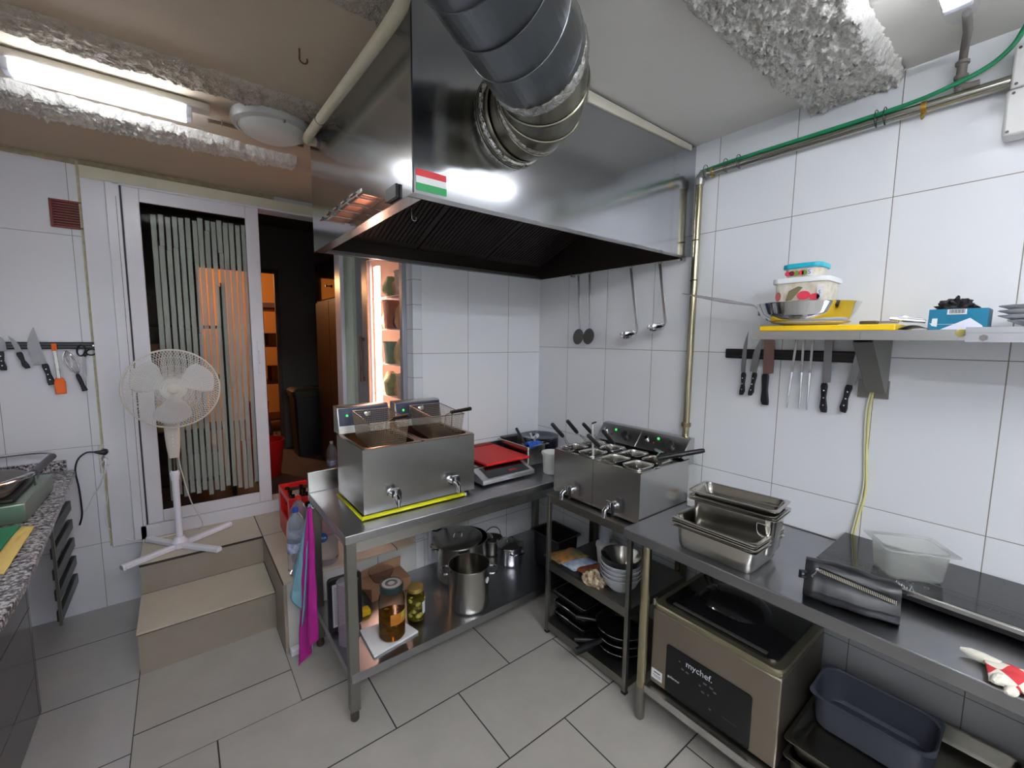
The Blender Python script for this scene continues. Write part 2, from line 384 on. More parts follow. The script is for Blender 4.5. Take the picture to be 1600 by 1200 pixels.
# stairs up to the sliding door and the landing beside them
st_m = MATS['stair_tiles']; edge_m = mat('chipped_tile_edge', (92,62,44), .8)
riser_m = mat('riser_tile', (150,140,127), .4, var=.12, vscale=5)
s1 = struct('stair_1', M().box(-2.39, -1.781, .258, 1.108, .212, .225), st_m); struct('riser', M().box(-2.387, -1.781, .262, .9, 0, .211), riser_m, s1)
struct('chipped_nosing', M().tube([(-2.388+.61*i/60, .258+.0012*noise.noise((i*.7,0,3)), .212+.001*noise.noise((i*.9,5,0))) for i in range(61)], .0022, 5), edge_m, s1)
s2 = struct('stair_2', M().box(-2.39, -1.781, .664, 1.108, .387, .400), st_m); struct('riser', M().box(-2.387, -1.781, .668, 1.1, .2255, .3865), riser_m, s2)
s3 = struct('landing_1', M().box(-1.78, -1.024, -.012, 1.108, .387, .4), st_m)
struct('landing_side', M().box(-1.78, -1.764, -.006, 1.1, 0, .3865), riser_m, s3)
struct('landing_front', M().box(-1.7635, -1.024, -.004, .02, 0, .3865), MATS['tiles_low'], s3)
struct('landing_nosing', M().bar((-1.781,-.014,.3935),(-1.781,.66,.3935),.004,.013), edge_m, s3)
# under the wall tiles a plug and pipes

# ------------------------------------------------------------------ sliding door
d = bpy.data.objects.new('door_1', None); COL.objects.link(d); d.location = (-1.75, 1.1, .4); ORG[d] = (-1.75, 1.1, .4); d['kind'] = 'structure'
def frame(m, x0, x1, z0, z1, y0, y1, w, wb=None):
    wb = wb or w; return m.box(x0,x0+w,y0,y1,z0,z1).box(x1-w,x1,y0,y1,z0,z1).box(x0+w,x1-w,y0,y1,z1-w,z1).box(x0+w,x1-w,y0,y1,z0,z0+wb)
m = M().box(-2.43,-2.368,1.06,1.2,.4,2.578).box(-1.13,-1.10,1.06,1.2,.4,2.578).box(-2.40,-1.13,1.06,1.2,2.566,2.578).box(-2.40,-1.13,1.06,1.2,.4,.488)
obj('door_frame', m, white_pvc, d, bev=.003)
obj('door_channel', M().box(-2.367,-2.361,1.064,1.08,.49,2.565).box(-2.386,-2.384,1.0585,1.0599,.49,2.5), mat('dark_rubber_seal', (44,44,50), .6), d)
lf = obj('door_leaf', frame(M(), -2.36, -1.66, .49, 2.566, 1.062, 1.10, .078), white_pvc, d, bev=.004)
obj('seal', frame(M(), -2.286, -1.734, .564, 2.492, 1.07, 1.092, .005), mat('dark_rubber_seal'), lf)
obj('glass_pane', M().box(-2.281, -1.739, 1.078, 1.083, .569, 2.487), glass, lf)
obj('door_handle', M().box(-1.705,-1.688,1.054,1.062,1.43,1.66).tube([(-1.697,1.054,1.50),(-1.697,1.04,1.51),(-1.697,1.04,1.58),(-1.697,1.054,1.59)], .004), white_pl, lf, bev=.002)
random.seed(3); m = M(); x = -2.236; k = 0
while x < -1.752:
    wd = .0255; z = .575; top = 2.455-.03*random.random() if k else 2.43
    zz = .60+.05*random.random()
    while zz < top:
        z1 = min(top, zz+random.choice((.35,.7,1.1,1.6))); sh = random.choice((0, .0035, -.003, 0))
        m.box(x+sh, x+wd+sh*.4, 1.0835, 1.0842, zz, z1); zz = z1+.0015
    x += .0338; k += 1
obj('frosted_stripes', m, frost, lf)
# ------------------------------------------------------------------ dark room and lit store room seen through the doorway
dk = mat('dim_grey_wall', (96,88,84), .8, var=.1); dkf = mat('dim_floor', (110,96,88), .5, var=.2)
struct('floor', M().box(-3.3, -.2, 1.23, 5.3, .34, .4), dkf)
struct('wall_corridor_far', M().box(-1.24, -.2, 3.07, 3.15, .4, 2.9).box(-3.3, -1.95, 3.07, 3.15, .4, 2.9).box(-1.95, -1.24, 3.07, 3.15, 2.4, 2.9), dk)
struct('door_2', frame(M(), -1.99, -1.215, .36, 2.43, 3.03, 3.07, .045, .03), mat('dark_brown_frame', (64,34,24), .5))
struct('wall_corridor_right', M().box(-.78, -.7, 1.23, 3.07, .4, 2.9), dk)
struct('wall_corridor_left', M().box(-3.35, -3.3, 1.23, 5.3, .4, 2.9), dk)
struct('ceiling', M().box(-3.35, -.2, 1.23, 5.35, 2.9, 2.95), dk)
struct('wall_store_far', M().box(-3.35, -.2, 5.3, 5.35, .4, 2.9).box(-.25, -.2, 3.15, 5.3, .4, 2.9), mat('warm_store_wall', (226,170,100), .8))
L = bpy.data.lights.new('store_room_bulb', 'POINT'); L.energy = WARM_POWER; L.color = (1., .50, .22); L.shadow_soft_size = .06
lo = bpy.data.objects.new('store_room_bulb', L); lo.location = (-2.1, 4.3, 2.55); COL.objects.link(lo)
bt = thing('light_bulb', 'warm glowing bulb hanging in the store room behind the corridor', 'lamp', (-2.1, 4.3, 2.62))
obj('bulb_glass', M().lathe([(0,2.52),(.03,2.54),(.04,2.57),(.02,2.62),(0,2.62)], (-2.1,4.3,0), 16), mat('warm_bulb', (255,190,110), .4, emit=(255,150,70), estr=4.), bt)
obj('bulb_cord', M().cyl((-2.1,4.3,2.62),(-2.1,4.3,2.9),.004,n=8), blackpl, bt); lo.location = (-2.1, 4.22, 2.5)
wood = mat('reddish_wood', (120,66,40), .45, var=.25, vscale=5, stretch=(1,1,.2), bump=.02)
t = thing('wooden_shelving', 'tall wooden shelving in the orange-lit store room beyond the corridor', 'shelving', (-.95, 4.4, .4))
obj('side_panel', M().box(-1.26,-1.23,4.1,4.7,.4,2.05), wood, t, bev=.003); obj('side_panel', M().box(-.63,-.60,4.1,4.7,.4,2.05), wood, t, bev=.003)
for z in (.55,1.05,1.55,2.05): obj('shelf', M().box(-1.23,-.63,4.12,4.7,z,z+.025), wood, t)
for i, (x, y, z, sx, sy, sz, lab) in enumerate([(-1.08,4.4,2.078,.15,.2,.07,'pale flat carton on top of the wooden shelving in the lit store room'),(-.76,4.4,2.078,.1,.2,.13,'low box beside the flat carton on top of the store room shelving'),(-1.0,4.4,1.078,.15,.18,.2,'carton on the second shelf of the store room shelving'),(-1.02,4.4,1.578,.15,.18,.16,'carton on the third shelf of the store room shelving')]):
    solo('carton', M().box(x-sx,x+sx,y-sy,y+sy,z,z+sz), [paper, card, card, card][i], lab, 'box', 'cartons in the store room', bev=.004)
def bucket(name, cx, cy, z, r0, r1, h, mt_, lab, cat='bucket', group=None, handle=False):
    t = thing(name, lab, cat, (cx,cy,z), group)
    obj('bucket_body', M().lathe([(0,z),(r0,z),(r0+.003,z+.004),(r1,z+h-.012),(r1+.006,z+h-.012),(r1+.006,z+h),(r1-.003,z+h),(r0-.001,z+.006),(0,z+.006)], (cx,cy,0), 40), mt_, t)
    if handle: obj('bail', M().tube(arc((cx,cy,z+h-.015), r1+.007, 0, -pi, 16, 'xz'), .002, 6), mt_, t)
    return t
red_pl = mat('red_plastic', (190,24,22), .35)
bucket('bucket', -1.56, 2.05, .4, .12, .16, .34, red_pl, 'red plastic bucket standing in the dark corridor beside the door leaf')
bucket('bucket', -1.42, 3.55, .4, .1, .12, .5, red_pl, 'tall red bin at the foot of the lit store room doorway')
for i, (x, y, h, c) in enumerate([(-1.33,3.35,.3,(60,40,36)),(-1.30,3.55,.26,(86,60,50)),(-1.36,3.24,.22,(40,36,40)),(-1.28,3.22,.17,(150,120,100))]):
    solo('storage_bottle', M().lathe([(0,.4),(.035,.4),(.036,.4+h*.65),(.012,.4+h*.82),(.012,.4+h),(0,.4+h)], (x,y,0), 16), mat('bottle_tint_%d' % i, c, .3),
         ['tallest dark bottle on the floor of the lit doorway','brown bottle behind the others in the lit doorway','short dark bottle on the floor of the lit doorway','smallest pale bottle on the floor of the lit doorway'][i], 'bottle', 'bottles on the floor of the lit doorway')
t = thing('waste_bin', 'tall black waste bin with a dark green lid in the dark corridor', 'bin', (-1.05, 2.68, .4))
obj('bin_body', M().loft([rrect((-1.05,2.68,.4), .13,.13,.03,0), rrect((-1.05,2.68,.4), .155,.155,.04,.64), rrect((-1.05,2.68,.4),.165,.165,.04,.645), rrect((-1.05,2.68,.4),.165,.165,.04,.68)]), mat('black_bin_plastic', (24,24,26), .5), t)
obj('lid', M().loft([rrect((-1.05,2.68,1.082), .178,.178,.045,0), rrect((-1.05,2.68,1.082), .178,.178,.045,.03), rrect((-1.05,2.68,1.082), .15,.15,.04,.055), rrect((-1.05,2.68,1.082), .08,.08,.03,.062)]), mat('dark_green_lid', (34,44,34), .5), t)
t = thing('wardrobe', 'dark brown glossy cabinet standing right of the bin in the corridor', 'cabinet', (-.92, 1.85, .4))
obj('cabinet_body', M().box(-1.0, -.79, 1.35, 2.3, .4, 2.42), mat('dark_brown_gloss', (40,20,16), .4, spec=.25, var=.2), t, bev=.004)
obj('cabinet_door', M().box(-1.015,-1.002,1.36,1.82,.45,2.03), mat('dark_brown_gloss'), t, bev=.002); obj('cabinet_door', M().box(-1.015,-1.002,1.83,2.29,.45,2.03), mat('dark_brown_gloss'), t, bev=.002)
obj('glass_door', M().box(-1.013,-1.002,1.36,2.29,2.05,2.4), mat('dark_glossy_pane', (30,22,22), .05, spec=1.), t)
obj('cabinet_knob', M().lathe([(0,0),(.006,0),(.006,.015),(.014,.02),(.014,.028),(0,.03)], (-1.015,1.80,2.16), 16, ax=(-1,0,0)), blackpl, t)
# cartons behind the glass of the sliding door
t = thing('storage_rack', 'dark storage rack standing behind the striped glass door', 'shelving', (-2.15, 1.75, .4))
for x in (-2.48,-1.86):
    for y in (1.62,1.92): obj('post', M().box(x,x+.03,y,y+.03,.4,2.1), mat('dark_rack_metal', (60,56,54), .5, metal=.5), t)
for z in (.55,.95,1.35,1.75): obj('rack_shelf', M().box(-2.45,-1.86,1.63,1.94,z,z+.02), mat('dark_rack_metal'), t)
for (x0,x1,z,h,mt_,lab) in [(-2.42,-2.26,1.37,.26,card,'brown carton behind the left edge of the striped glass, on the third rack shelf'),(-2.42,-2.24,1.77,.2,mat('dark_carton',(72,62,56),.8),'dark carton on the top shelf of the rack behind the glass'),
     (-2.3,-2.02,.972,.2,mat('yellow_box_card',(206,176,96),.7),'yellow box behind the striped glass, just right of the fan stem'),(-2.43,-2.31,.972,.15,card,'small brown carton left of the yellow box behind the glass'),(-2.2,-1.92,.572,.2,mat('grey_box_card',(120,120,116),.8),'grey box low on the rack behind the glass')]:
    solo('carton', M().box(x0,x1,1.66,1.9,z,z+h), mt_, lab, 'box', 'cartons on the rack behind the glass', bev=.004)

# ------------------------------------------------------------------ extractor hood
HX, HY, HZ, HT = -1.565, -1.186, 2.126, 2.675
t = hood = thing('extractor_hood', 'large polished steel extractor hood filling the corner under the ceiling', 'extractor hood', (-.78, -.6, HZ))
m = M().box(HX,-.004,HY,HY+.003,HZ,HT).box(HX,HX+.003,HY+.003,-.006,HZ,HT); obj('outer_panels', m, steel_hood, t)
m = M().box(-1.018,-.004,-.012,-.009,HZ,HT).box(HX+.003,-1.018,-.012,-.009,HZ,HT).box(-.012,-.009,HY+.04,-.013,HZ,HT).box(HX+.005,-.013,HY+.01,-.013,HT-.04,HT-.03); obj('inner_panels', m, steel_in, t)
m = M().box(HX+.004,HX+.05,HY+.05,-.012,HZ+.001,HZ+.005).box(HX+.004,-.012,HY+.004,HY+.045,HZ+.001,HZ+.005).box(HX+.046,HX+.05,HY+.045,-.05,HZ+.005,HZ+.03).box(HX+.05,-.012,HY+.041,HY+.045,HZ+.005,HZ+.03).box(HX+.05,-.012,-.03,-.012,HZ+.001,HZ+.02); obj('gutter_lip', m, steel, t)
for i in range(3):
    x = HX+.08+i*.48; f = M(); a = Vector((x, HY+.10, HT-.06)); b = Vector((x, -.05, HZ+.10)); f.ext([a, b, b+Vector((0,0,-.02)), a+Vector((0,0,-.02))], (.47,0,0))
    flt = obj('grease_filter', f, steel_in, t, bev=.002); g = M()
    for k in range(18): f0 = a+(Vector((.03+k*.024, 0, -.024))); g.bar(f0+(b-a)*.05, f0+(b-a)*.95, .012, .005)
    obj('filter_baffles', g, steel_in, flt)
gg = obj('flag_sticker', M().box(-1.555,-1.452,HY-.0012,HY-.0002,2.158,2.178), mat('sticker_white', (214,216,214), .5), t)
obj('red_stripe', M().box(-1.555,-1.452,HY-.0012,HY-.0002,2.178,2.198), mat('sticker_red', (190,44,50), .5), gg)
obj('green_stripe', M().box(-1.555,-1.452,HY-.0012,HY-.0002,2.136,2.158), mat('sticker_green', (36,140,76), .5), gg)
obj('switch', M().box(HX-.012,HX-.0005,-1.085,-1.0,2.135,2.178), blackpl, t, bev=.002)
obj('seam_strip', M().ext([(-.82,HY-.008,2.622),(-.06,HY-.008,2.640),(-.06,HY-.008,2.664),(-.82,HY-.008,2.664)], (0,.0075,0)), mat('cream_filler', (206,200,184), .8, var=.1), t)
obj('corner_seam', M().bar((HX,HY,HZ),(HX,HY,HT),.004,.004), mat('dark_seam', (40,40,42), .5), t)
obj('wire_hook', M().tube([(HX+.06,HY+.14,HZ+.01),(HX+.06,HY+.14,HZ-.035)]+arc((HX+.068,HY+.14,HZ-.035), .008, pi, 2*pi+.6, 8, 'xz'), .0012, 6), chrome, t)
# small rod shelf on the left flank
t = thing('rod_shelf', 'little wire and steel shelf, tinted by painted warm light, fixed on the left flank of the hood', 'rack', (HX-.05, -.75, 2.15))
obj('shelf_plate', M().box(HX-.072,HX-.002,-.96,-.56,2.160,2.163), steel_warm, t)
obj('rail', M().bar((HX-.086,-.985,2.166),(HX-.086,-.53,2.166),.006,.01), steel, t, bev=.001)
for i in range(5):
    y = -.94+i*.095; obj('prong', M().cyl((HX-.09,y,2.156),(HX-.012,y,2.156),.0028,n=8), steel, t)
    obj('prong_tip', M().cyl((HX-.094,y+.004,2.166),(HX-.094,y+.04,2.166),.0055,n=10), chrome, t)
# hanging rail and hooks along the right wall under the hood
t = thing('hook_rail', 'thin steel rail with hooks under the right end of the hood', 'rail', (-.045,-.8,HZ-.012))
obj('rail', M().cyl((-.045,-.36,HZ-.008),(-.045,-1.16,HZ-.008),.0035,n=8), steel, t)
for y in (-.44,-.535,-.85,-1.04,-1.15):
    obj('hook', M().tube([(-.045,y,HZ-.003)]+arc((-.052,y,HZ-.014),.009,.9,-pi,8,'xz'), .0018, 6), chrome, t)
for y in (-1.165,-.37): obj('bracket', M().box(-.05,-.014,y,y+.01,HZ-.02,HZ+.0), steel, t)
def ladle(y, yb, zt, zb, kind, lab, grp):
    t = thing('ladle' if kind == 'ladle' else 'skimmer', lab, 'ladle' if kind == 'ladle' else 'skimmer', (-.05, (y+yb)/2, zb), grp)
    top = Vector((-.058, y, zt)); bot = Vector((-.05, yb, zb+.05)); 
    h = M().bar(top, bot, .016, .003, up=(1,0,0)).tube(arc((top.x, top.y, top.z+.004), .007, 0, 2*pi, 12, 'yz')[:-1], .0022, 6, closed=True)
    obj('handle', h, steel, t, bev=.001)
    if kind == 'ladle':
        c = Vector((-.085, yb+.035, zb+.03)); R = .048
        prof = [(R*sin(a), -R*.75*cos(a)) for a in [i*pi/2/8 for i in range(9)]]
        prof2 = [(p[0]*.965, p[1]*.955+.0004) for p in prof[::-1]]
        m = M().lathe(prof+prof2, c, 32, ax=(-.35,-.1,1)); obj('bowl', m, chrome, t)
        obj('neck', M().tube(smooth([bot+Vector((0,0,.03)), bot, c+Vector((.03,-.030,.0)), c+Vector((.022,-.026,-.012))],4), .004, 8), steel, t)
    else:
        c = Vector((-.06, yb, zb)); n = Vector((-1,.1,.12))
        prof = [(0,-.006),(.03,-.004),(.05,.0015),(.0515,.0025),(.05,.003),(.03,-.0025),(0,-.0045)]
        obj('perforated_disc', M().lathe(prof, c, 36, ax=n), mat('grey_skimmer_disc', (104,102,98), .55, metal=.6, bump=.8, bscale=260), t)
g = 'tools hanging under the hood'
ladle(-.44,-.455,HZ-.022,1.71,'skimmer','perforated skimmer hanging leftmost under the hood, disc half hidden behind its neighbour',g)
ladle(-.535,-.545,HZ-.022,1.712,'skimmer','perforated skimmer with its disc in front, second tool from the left under the hood',g)
ladle(-.85,-.905,HZ-.022,1.70,'ladle','steel ladle with the lower bowl, between the skimmers and the last ladle',g)
ladle(-1.04,-1.085,HZ-.022,1.74,'ladle','steel ladle hanging last on the right, beside the vertical pipe',g)

# ------------------------------------------------------------------ duct
t = thing('ventilation_duct', 'thick galvanised spiral duct bending out of the hood front towards the ceiling', 'duct', (-1.2, -1.3, 2.31))
path = smooth([(-1.19,-1.187,2.44),(-1.175,-1.25,2.442),(-1.19,-1.33,2.452),(-1.25,-1.405,2.462),(-1.33,-1.46,2.47)], 8)
R = .138
def ringed(m, pts, rr, n=48):
    m.tube(pts, rr, n, caps=False); return m
rs = [R-.003 for i in range(len(path))]
obj('duct_spigot', M().tube([(-1.19,-1.187,2.44),(-1.188,-1.222,2.44)], R+.001, 48, caps=False), mat('tarnished_duct', (132,128,112), .26, metal=1., var=.12, vscale=4), t, solid=.002)
obj('elbow', ringed(M(), path, rs), mat('tarnished_duct', (132,128,112), .26, metal=1., var=.12, vscale=4), t, solid=.002)
def torus(c, dirn, r, th, n=56, k=8, wob=0., wid=None):
    dirn = Vector(dirn).normalized(); a = dirn.orthogonal().normalized(); b = dirn.cross(a); m = M(); vs = []; fs = []
    for i in range(n):
        an = 2*pi*i/n; rad = a*cos(an)+b*sin(an)
        for j in range(k):
            q = 2*pi*j/k; jt = wob*noise.noise((i*.9, j*2.1, r*50))
            vs.append(Vector(c)+rad*(r+th*cos(q)+jt)+dirn*((wid or th)*sin(q)+jt))
    for i in range(n):
        for j in range(k): fs.append((i*k+j, ((i+1) % n)*k+j, ((i+1) % n)*k+(j+1) % k, i*k+(j+1) % k))
    return m.add(vs, fs)
for i in (9, 16, 23):
    obj('elbow_seam', torus(path[i], path[i+1]-path[i-1], R-.001, .0045, wid=.006), mat('tarnished_duct'), t)
dirn = Vector((-.862,-.502,.03)).normalized(); s0 = path[-1]-dirn*.02
obj('straight_section', ringed(M(), [s0, s0+dirn*2.12], R+.006), galv, t, solid=.002)
m = M(); pts = [s0+dirn*(.05+.12*q/40)+(dirn.orthogonal().normalized()*cos(2*pi*q/40)+dirn.cross(dirn.orthogonal().normalized())*sin(2*pi*q/40))*(R+.0072) for q in range(40*14)]
obj('spiral_seam', m.tube(pts, .0015, 5), galv, t)
obj('foil_tape', torus(path[-1]-dirn*.012, dirn, R+.006, .0035, n=90, wob=.004, wid=.022), foil, t)
obj('foil_tape', torus((-1.19,-1.196,2.44), (0,-1,0), R+.002, .009, n=90, wob=.009, wid=.012), foil, t)
obj('foil_tape', torus(path[10], path[11]-path[9], R-.003, .003, n=90, wob=.003, wid=.012), foil, t)
obj('wall_collar', torus((-1.19,-1.189,2.44), (0,-1,0), R+.012, .003, wid=.0015), mat('tarnished_duct'), t)
# insulated pipe along the hood
t = thing('insulated_pipe', 'cream insulated pipe running along the top left edge of the hood', 'pipe', (-1.62,-.7,2.56))
obj('insulation', M().tube(smooth([(-1.575,-.15,2.615),(-1.60,-.155,2.612),(-1.62,-.2,2.608),(-1.622,-.55,2.594),(-1.62,-.9,2.584),(-1.622,-1.2,2.576),(-1.622,-1.27,2.60),(-1.622,-1.30,2.679)],6), .0195, 14), mat('cream_foam_wrap', (206,198,172), .85, var=.15, bump=.3, bscale=60), t)
obj('cable_tie', M().tube(arc((-1.622,-.42,2.600),.0205,0,2*pi,18,'xz')[:-1], .0015, 5, closed=True).tube([(-1.602,-.42,2.6),(-1.585,-.43,2.585),(-1.57,-.44,2.59)],.0012,5), blackpl, t)
# ceiling hook, round lamp, conduit
t = thing('ceiling_hook', 'small rusty hook screwed into the ceiling left of the hood', 'hook', (-1.76,-.717,2.679))
obj('hook', M().tube([(-1.76,-.717,2.679),(-1.76,-.717,2.66)]+arc((-1.748,-.717,2.648),.013,pi*.9,2.15*pi,12,'xz'), .003, 6), mat('rusty_iron', (110,74,58), .7, metal=.6), t)
t = thing('round_ceiling_lamp', 'unlit round opal ceiling lamp in a grey ring beside the hood', 'ceiling light', (-1.745,-.09,2.679))
obj('lamp_ring', M().lathe([(.165,2.679),(.168,2.66),(.160,2.642),(.142,2.634),(.138,2.64),(.14,2.679)], (-1.745,-.09,0), 48), mat('grey_lamp_ring', (176,176,172), .35), t)
obj('opal_dome', M().lathe([(.140,2.642),(.125,2.622),(.09,2.605),(.045,2.597),(0,2.594)], (-1.745,-.09,0), 40), mat('opal_glass', (206,206,200), .3), t)
obj('clip', M().lathe([(0,0),(.008,.003),(.006,.012),(0,.015)], (-1.745+.02,-.09-.155,2.635), 10, ax=(0,0,-1)), chrome, t)
t = thing('cable_conduit', 'thin conduit on the ceiling from the tube light past the round lamp', 'conduit', (-1.8,.05,2.655))
obj('conduit_pipe', M().tube(smooth([(-1.985,.03,2.655),(-1.93,.045,2.664),(-1.85,.06,2.668),(-1.58,.07,2.668)],5), .008, 8), mat('brown_conduit', (128,110,92), .6), t)
obj('saddle_clip', M().tube(arc((-1.93,.045,2.665),.011,0,pi*2,10,'yz')[:-1], .003, 5, closed=True), mat('brown_conduit'), t)
# ------------------------------------------------------------------ left side: granite counter and what is on it
t = thing('granite_counter', 'speckled grey granite worktop along the left edge of the photo', 'worktop', (-2.9,-1.5,0))
obj('worktop', M().ext([(-2.662,1.085,.872),(-2.575,-.43,.872),(-2.575,-4.2,.872),(-3.245,-4.2,.872),(-3.245,1.085,.872)], (0,0,.03)), granite, t, bev=.004)
obj('upstand', M().box(-3.245,-2.70,1.085,1.105,.902,.962), granite, t, bev=.002)
obj('end_panel', M().box(-3.2,-2.726,.237,.262,0,.871), MATS['marble_panel'], t)
obj('front_panel', M().box(-2.752,-2.727,-4.0,.236,0,.871), MATS['marble_panel'], t)
t = thing('tray_rack', 'dark narrow tray rack under the far end of the granite worktop', 'rack', (-2.72,.88,.19))
dkst = mat('dark_rack_steel', (84,82,78), .4, metal=.9, var=.2)
for i in range(5): obj('rack_tray', M().box(-2.722,-2.70,.655,1.107,.205+i*.113,.262+i*.113), dkst, t, bev=.003)
obj('rack_post', M().box(-2.712,-2.700,.640,.654,.19,.76), steel_dull, t)
# contact grill
t = thing('contact_grill', 'steel contact grill with a ridged grey lid and chrome loop handle', 'grill', (-2.95,.45,.903))
obj('grill_body', M().box(-3.2,-2.69,.19,.69,.905,.985), mat('board_tinted_steel', (150,166,150), .3, metal=.9, var=.1), t, bev=.004)  # green reflection of the board is put into the steel colour
m = M()
for k in range(4): m.box(-2.9+.0, -2.79, .187, .189, .925+k*.013, .931+k*.013)
obj('louvres', m, steel, t)
obj('grill_plate', M().box(-3.18,-2.73,.23,.66,.986,1.0), blackmt, t, bev=.003)
obj('grill_lid', M().loft([rrect((-2.955,.45,1.004),.20,.2,.05,0), rrect((-2.955,.45,1.004),.205,.205,.06,.02), rrect((-2.955,.45,1.004),.175,.17,.06,.045), rrect((-2.955,.45,1.004),.12,.11,.05,.055)]), mat('worn_grey_lid', (104,100,92), .4, metal=.4, var=.2), t)
for k in range(5): obj('foot', M().cyl((-3.15 if k % 2 else -2.74, .23 if k < 2 else .65, .9035),(-3.15 if k % 2 else -2.74, .23 if k < 2 else .65, .9055),.015), blackpl, t) if k < 4 else None
obj('loop_handle', M().tube(smooth([(-3.17,.165,1.02),(-3.0,.165,1.045),(-2.85,.20,1.05),(-2.73,.36,1.055),(-2.705,.44,1.055)],6), .011, 12), chrome, t)
obj('loop_handle', M().tube(smooth([(-2.70,.78,1.055),(-2.72,.90,1.05),(-2.8,.96,1.05),(-3.0,.98,1.04),(-3.15,.97,1.02)],6), .009, 12), chrome, t)
obj('grip', M().tube([(-2.705,.44,1.055),(-2.70,.78,1.055)], .0165, 14), mat('dark_grey_grip', (70,72,76), .45), t)
obj('hinge_arm', M().bar((-2.715,.50,.97),(-2.71,.47,1.045),.02,.008,up=(1,0,0)), steel, t)
solo('chopping_board', M().ext([(-3.1,-.32,.904),(-2.70,-.32+.02,.904),(-2.695,.13,.904),(-3.1,.14,.904)], (0,0,.012)), mat('green_board_plastic', (18,128,84), .5), 'green chopping board lying in front of the contact grill', 'chopping board', bev=.003)
solo('wipe_cloth', M().grid(lambda u, v: Vector((-2.69+.05*u-.012*v, -.33+.46*v-.03*u, .9085+.004*noise.noise((u*4,v*9,2)))), 8, 30), mat('yellow_cloth', (226,196,116), .9), 'yellow cloth lying beside the green board on the granite', 'cloth', solid=.002)
# magnetic strip with tools on the wall by the door
def box_on(m, x0,x1,y0,y1,z0,z1): return m.box(x0,x1,y0,y1,z0,z1)
t = thing('magnetic_strip', 'black magnetic knife strip on the wall left of the sliding door', 'knife rack', (-2.85,1.1,1.61))
obj('strip', M().box(-3.2,-2.53,1.092,1.109,1.608,1.648), blackpl, t, bev=.003)
obj('magnet_rail', M().box(-3.2,-2.545,1.0895,1.0915,1.618,1.622).box(-3.2,-2.545,1.0895,1.0915,1.634,1.638), mat('rail_grey', (96,96,100), .35, metal=.7), t)
obj('screw', M().cyl((-2.54,1.0915,1.628),(-2.54,1.0885,1.628),.005,n=12), chrome, t)
blade_m = mat('knife_blade', (150,150,152), .3, metal=1., var=.15, vscale=15)
def knife(top, bot, wid, hand, lab, grp, plane, name='knife', edge=1, hw=.022, rivets=True, tipcurve=.6, blade=blade_m, hmat=blackpl, square=False, heel=True):
    """top, bot: (s, z) on the wall; hand = handle share; plane = ('x'|'y', value)"""
    ax, pv = plane
    def W(s_, z_, d=0): return Vector((pv-d, s_, z_)) if ax == 'x' else Vector((s_, pv-d, z_))
    T, B = Vector(top), Vector(bot); d = (B-T); Ln = d.length; d.normalize(); n = Vector((-d.y, d.x))*edge
    t = thing(name, lab, 'knife' if name == 'knife' else name.replace('_', ' '), tuple(W(B.x, B.y, .01)), grp)
    bl = Ln*(1-hand); pts = []
    k = 10
    if square: pts = [(0,0),(0,wid)]
    else:
        for i in range(k+1):
            a = i/k; pts.append((bl*tipcurve*a, wid*(sin(a*pi/2))))
    pts += [(bl-.004, wid), (bl, wid*.55 if heel else wid), (bl+.01, .010), (bl+.01, 0)]
    poly = [W(*(T+d*p[0]+n*(p[1]-wid*.35)), .0) for p in pts]
    nn = W(0,0,.0022)-W(0,0,0)
    obj('blade', M().ext(poly, nn), blade, t)
    hp = [(bl,-.001),(bl+.012,-.004),(bl+(Ln-bl)*.5,-.001),(Ln-.02,-.005),(Ln,.002),(Ln+.001,hw+.003),(Ln-.018,hw+.004),(bl+(Ln-bl)*.5,hw-.002),(bl+.014,hw+.002),(bl,hw)]
    poly = [W(*(T+d*p[0]+n*(p[1]-wid*.35)), -.006) for p in hp]
    hd = obj('handle', M().ext(poly, (W(0,0,.008)-W(0,0,-.006))), hmat, t, bev=.003)
    if rivets:
        for q in (.25,.5,.75):
            c = T+d*(bl+(Ln-bl)*q)+n*(hw*.5-wid*.35); obj('rivet', M().cyl(W(c.x,c.y,.0078),W(c.x,c.y,.0086),.0028,n=10), chrome, hd)
    return t
g = 'tools on the magnetic strip by the door'; Y = ('y', 1.086)
knife((-2.905,1.70),(-2.898,1.495), .035, .5, 'knife cut by the left edge of the photo on the magnetic strip', g, Y)
knife((-2.862,1.682),(-2.812,1.502), .022, .5, 'small paring knife with a black handle, left of the large knife on the strip', g, Y, rivets=False, hw=.018)
knife((-2.79,1.728),(-2.73,1.405), .052, .37, 'large chef knife with a riveted black handle on the strip by the door', g, Y, edge=-1)
t = thing('pastry_brush', 'silicone brush with an orange head and metal handle hanging on the strip', 'brush', (-2.69,1.075,1.35), g)
obj('brush_handle', M().bar((-2.699,1.082,1.60),(-2.692,1.08,1.44),.016,.008,up=(0,1,0)), steel, t, bev=.002)
orange = mat('orange_silicone', (232,104,30), .5)
obj('hang_tab', M().box(-2.711,-2.690,1.078,1.087,1.598,1.640), orange, t, bev=.003)
obj('brush_head', M().ext([(-2.708,1.076,1.445),(-2.678,1.076,1.445),(-2.668,1.076,1.42),(-2.668,1.076,1.352),(-2.712,1.076,1.352),(-2.714,1.076,1.42)], (0,.014,0)), orange, t, bev=.003)
t = thing('whisk', 'wire balloon whisk with a black handle, beside the scissors on the strip', 'whisk', (-2.62,1.05,1.36), g)
top = Vector((-2.65,1.055,1.60)); bot = Vector((-2.615,1.07,1.46)); dd = (bot-top)
